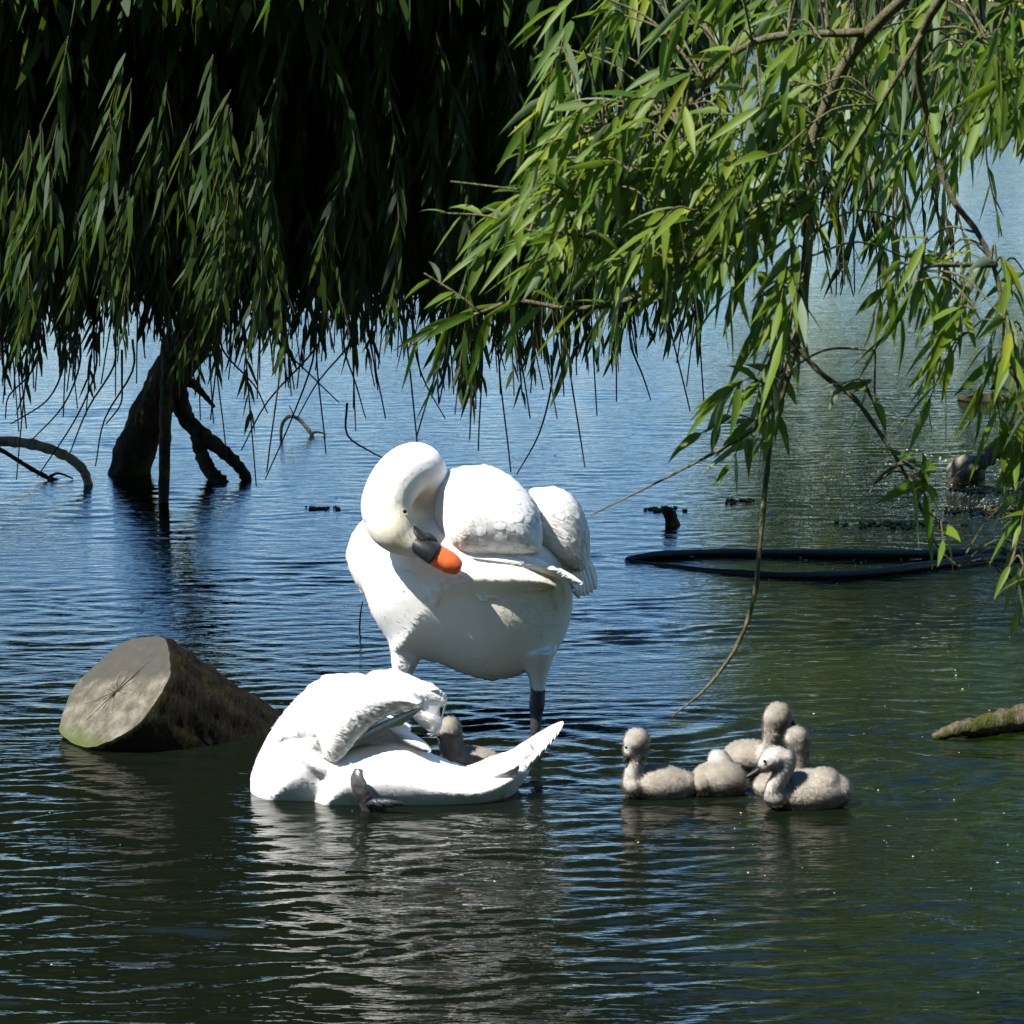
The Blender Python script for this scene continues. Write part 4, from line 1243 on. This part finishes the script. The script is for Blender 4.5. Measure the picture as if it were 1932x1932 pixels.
    crack([-1.6, -1.4], [.04, .05], .0010); crack([2.3, 2.4], [.05, .05], .0010); crack([-2.9, -2.7], [.04, .06], .0010)
    link('cracks', cb.mesh('cracks', O), simple('crack_dark', (.01, .008, .006), .9, .1), face)
cut_log()

def stick(name, label, cat, lst, r0, r1, mat, extra=(), n=10, wob=.2, group=None):
    """lst: picture points (x, y) with distance"""
    P = spline([wp(x, y, d) for x, y, d in lst], 7)
    b = MB(); b.tube(P, np.linspace(r0, r1, len(P))*(1+.1*np.sin(np.arange(len(P))*1.9)), n, wob=wob)
    for e, q0, q1 in extra:
        b.tube(spline([wp(x, y, d) for x, y, d in e], 5), np.linspace(q0, q1, (len(e)-1)*5+1), 8, wob=wob)
    O = P[0].copy(); O[2] = 0
    o = link(name, b.mesh(name, O), mat); o.location = O
    return tag(o, label, cat, group)
Yb = wz(170, 915).y
stick('fallen_branch', 'pale bare branch arching out from the left edge down into the water', 'branch',
      [(-120, 840, Yb), (-20, 832, Yb), (60, 838, Yb), (120, 858, Yb), (155, 885, Yb), (168, 920, Yb), (170, 965, Yb)], .026, .020, M_barkl)
Yb2 = wz(110, 905).y
stick('fallen_branch', 'thin dark branch dipping to the water beneath the pale arching branch', 'branch',
      [(-60, 820, Yb2), (0, 848, Yb2), (60, 885, Yb2), (100, 905, Yb2), (140, 915, Yb2)], .010, .012, M_bark,
      [([(90, 902, Yb2), (110, 893, Yb2), (138, 903, Yb2)], .008, .004)])
Yt = wz(560, 822).y
stick('bent_twig', 'small pale bent twig standing out of the open lake behind the swans', 'twig',
      [(530, 830, Yt), (532, 802, Yt), (545, 786, Yt), (562, 790, Yt), (578, 806, Yt), (590, 822, Yt)], .008, .011, M_barkl,
      [([(556, 788, Yt), (551, 776, Yt), (545, 764, Yt)], .005, .002), ([(585, 818, Yt), (600, 815, Yt), (616, 820, Yt)], .007, .003)])
# half submerged plant sprig
Ys = wz(400, 880).y

# stub poking up right of the standing swan
b = MB(); p = wz(1265, 990)
b.tube(spline([p+Vector((0, 0, -.05)), p+Vector((.005, 0, .02)), p+Vector((-.01, 0, .055)), p+Vector((.01, 0, .07))], 4), [.035, .036, .034, .032, .03, .03, .03, .028, .028, .025, .02, .014, .006], 10, wob=.5)
o = link('stub', b.mesh('stub', p), M_bark, None, False); o.location = p; o.name = 'wood_stub'
tag(o, 'small black wood stub poking out of the lake right of the standing swan', 'stub')
def raft(label, px, py, rx, ry, n=22):
    p = wz(px, py); b = MB()
    for i in range(n*2):
        q = (random.gauss(0, rx*.5), random.gauss(0, ry*.5), .004)
        r = random.uniform(.004, .010)
        ball(b, q, (r*1.6, r, .005), Matrix.Rotation(random.random()*3, 4, 'Z'), 8)
    o = link('floating_debris', b.mesh('floating_debris'), M_weed, None, False); o.location = p
    tag(o, label, 'debris')
raft('yellow scum patch around the black wood stub', 1250, 962, .07, .05)
raft('small yellowish scum patch on calm water left of the standing swan', 605, 960, .07, .03, 12)
raft('yellowish scum patch just left of the long hanging twig', 1400, 946, .08, .05, 14)

for lb, px, py, rx, ry, n_ in (('brown weed raft below the broken branch at the right edge', 1880, 965, .22, .10, 60), ('brown weed raft between the two stones at the right edge', 1860, 925, .14, .07, 34),
                   ('thin weed raft on the water above the black pipe loop', 1700, 990, .25, .08, 40)):
    raft(lb, px, py, rx, ry, n_)

# black pipe loop
Yh = wz(1560, 1062)
def pz(x, y, z=.008): return wz(x, y, z)
b = MB()
loop = [pz(2050, 1040), pz(1932, 1042, .02), pz(1800, 1045, .02), pz(1650, 1045, .016), pz(1500, 1044, .012), pz(1380, 1043, .01), pz(1290, 1044, .014), pz(1215, 1050, .012), pz(1185, 1058, .0),
        pz(1220, 1066, -.006), pz(1300, 1074, -.002), pz(1400, 1082, .002), pz(1500, 1086, .008), pz(1600, 1084, .012), pz(1700, 1074, .014), pz(1800, 1060, .014), pz(1880, 1052, .006), pz(1960, 1046, -.02)]
Pl = spline(loop, 6)
tp_ = np.linspace(0, 1, len(Pl)); b.tube(Pl, .014 + .006*np.abs(np.cos(tp_*pi))**2 + .0015*np.sin(tp_*70), 12, wob=.12)
O = (Yh.x, Yh.y, 0)
o = link('pipe_loop', b.mesh('pipe_loop', O), M_hose); o.location = O
tag(o, 'black plastic pipe lying in a long flat loop on the water at the right', 'pipe')

# mossy stone, broken branch and log at the right edge
def lump(name, label, cat, px, py, rx, ry, rz, mat, sink=.3, seed=0):
    p = wz(px, py); b = MB()
    ball(b, (0, 0, 0), (rx, ry, rz), None, 28)
    V = b.v[0]; r2 = np.random.default_rng(seed)
    ph = r2.random((6, 3))*9
    d = sum(np.sin(V@np.array([a, c, e])*(18/rx*.1+6) + k) for k, (a, c, e) in enumerate(ph-4.5))/6
    b.v[0] = V*(1+.16*d[:, None]); b.v[0][:, 2] += rz*sink
    b.att = [np.zeros(len(V))]
    o = link(name, b.mesh(name), mat); o.location = p
    return tag(o, label, cat)
M_stone = bark_mat('mossy_stone', (.12, .11, .08), (.28, .26, .19), (.10, .10, .03), .55, .8)
lump('mossy_stone', 'pale mossy stone in the water behind the broken branch at the right edge', 'stone', 1822, 900, .085, .08, .09, M_stone, .2, 3)
lump('mossy_stone', 'low wide stone at the right edge beside the broken branch', 'stone', 1925, 898, .10, .07, .05, M_stone, .3, 5)
lump('mossy_stone', 'dark flat stone far out at the right above the broken branch', 'stone', 1860, 755, .16, .1, .03, M_bark, .2, 8)
Yr = wz(1820, 912).y
stick('broken_branch', 'short thick broken branch leaning up to the right out of the water', 'branch',
      [(1785, 925, Yr), (1815, 900, Yr+.02), (1850, 872, Yr+.06), (1885, 850, Yr+.1), (1915, 838, Yr+.14)], .028, .042, M_drift, n=9, wob=.5)
Yq = wz(1850, 1392).y
stick('sunken_log', 'low brown log end with weed lying in the water at the lower right edge', 'log',
      [(1760, 1392, Yq), (1800, 1378, Yq), (1860, 1368, Yq+.05), (1930, 1355, Yq+.12), (2040, 1340, Yq+.25)], .012, .05, M_drift, n=12, wob=.3)
Yg = wz(560, 1395).y + .35
stick('sunken_log', 'short stub of a second log showing between the cut log and the floating swan', 'log',
      [(420, 1400, Yg), (470, 1372, Yg), (500, 1366, Yg), (545, 1372, Yg-.02), (600, 1392, Yg-.05)], .04, .05, M_drift, n=12, wob=.2)
stick('thin_reed', 'thin dark twig standing in the water left of the standing swan', 'twig',
      [(678, 1192, wz(678, 1185).y), (680, 1160, wz(678, 1185).y), (684, 1135, wz(678, 1185).y)], .0035, .0022, M_bark)

# floating seed fluff, more of it towards the right
b = MB()
xs = np.concatenate([rng.uniform(1430, 1990, 2600), rng.uniform(1350, 1990, 110), rng.uniform(-40, 1990, 50)])
ys = np.concatenate([rng.normal(955, 50, 2600), rng.uniform(900, 1690, 110), rng.uniform(700, 1900, 50)])
for x, y in zip(xs, ys):
    if y < 600: continue
    p = wz(x, y, .003); s = random.choice([.0010, .0014, .0019, .0028])*(p.y/8)
    k = 5; a = np.linspace(0, 2*pi, k, endpoint=False) + random.random()
    V = np.stack([p.x + s*1.3*np.cos(a), p.y + s*np.sin(a), np.full(k, .001)], 1)
    V = np.vstack([V, [p.x, p.y, .001+s*.8]])
    b.add(V, [(i, (i+1) % k, k) for i in range(k)])
o = link('floating_seeds', b.mesh('floating_seeds'), M_seed, None, False)
tag(o, 'tiny pale seeds and fluff scattered over the green water at the right', 'seeds', kind='stuff')
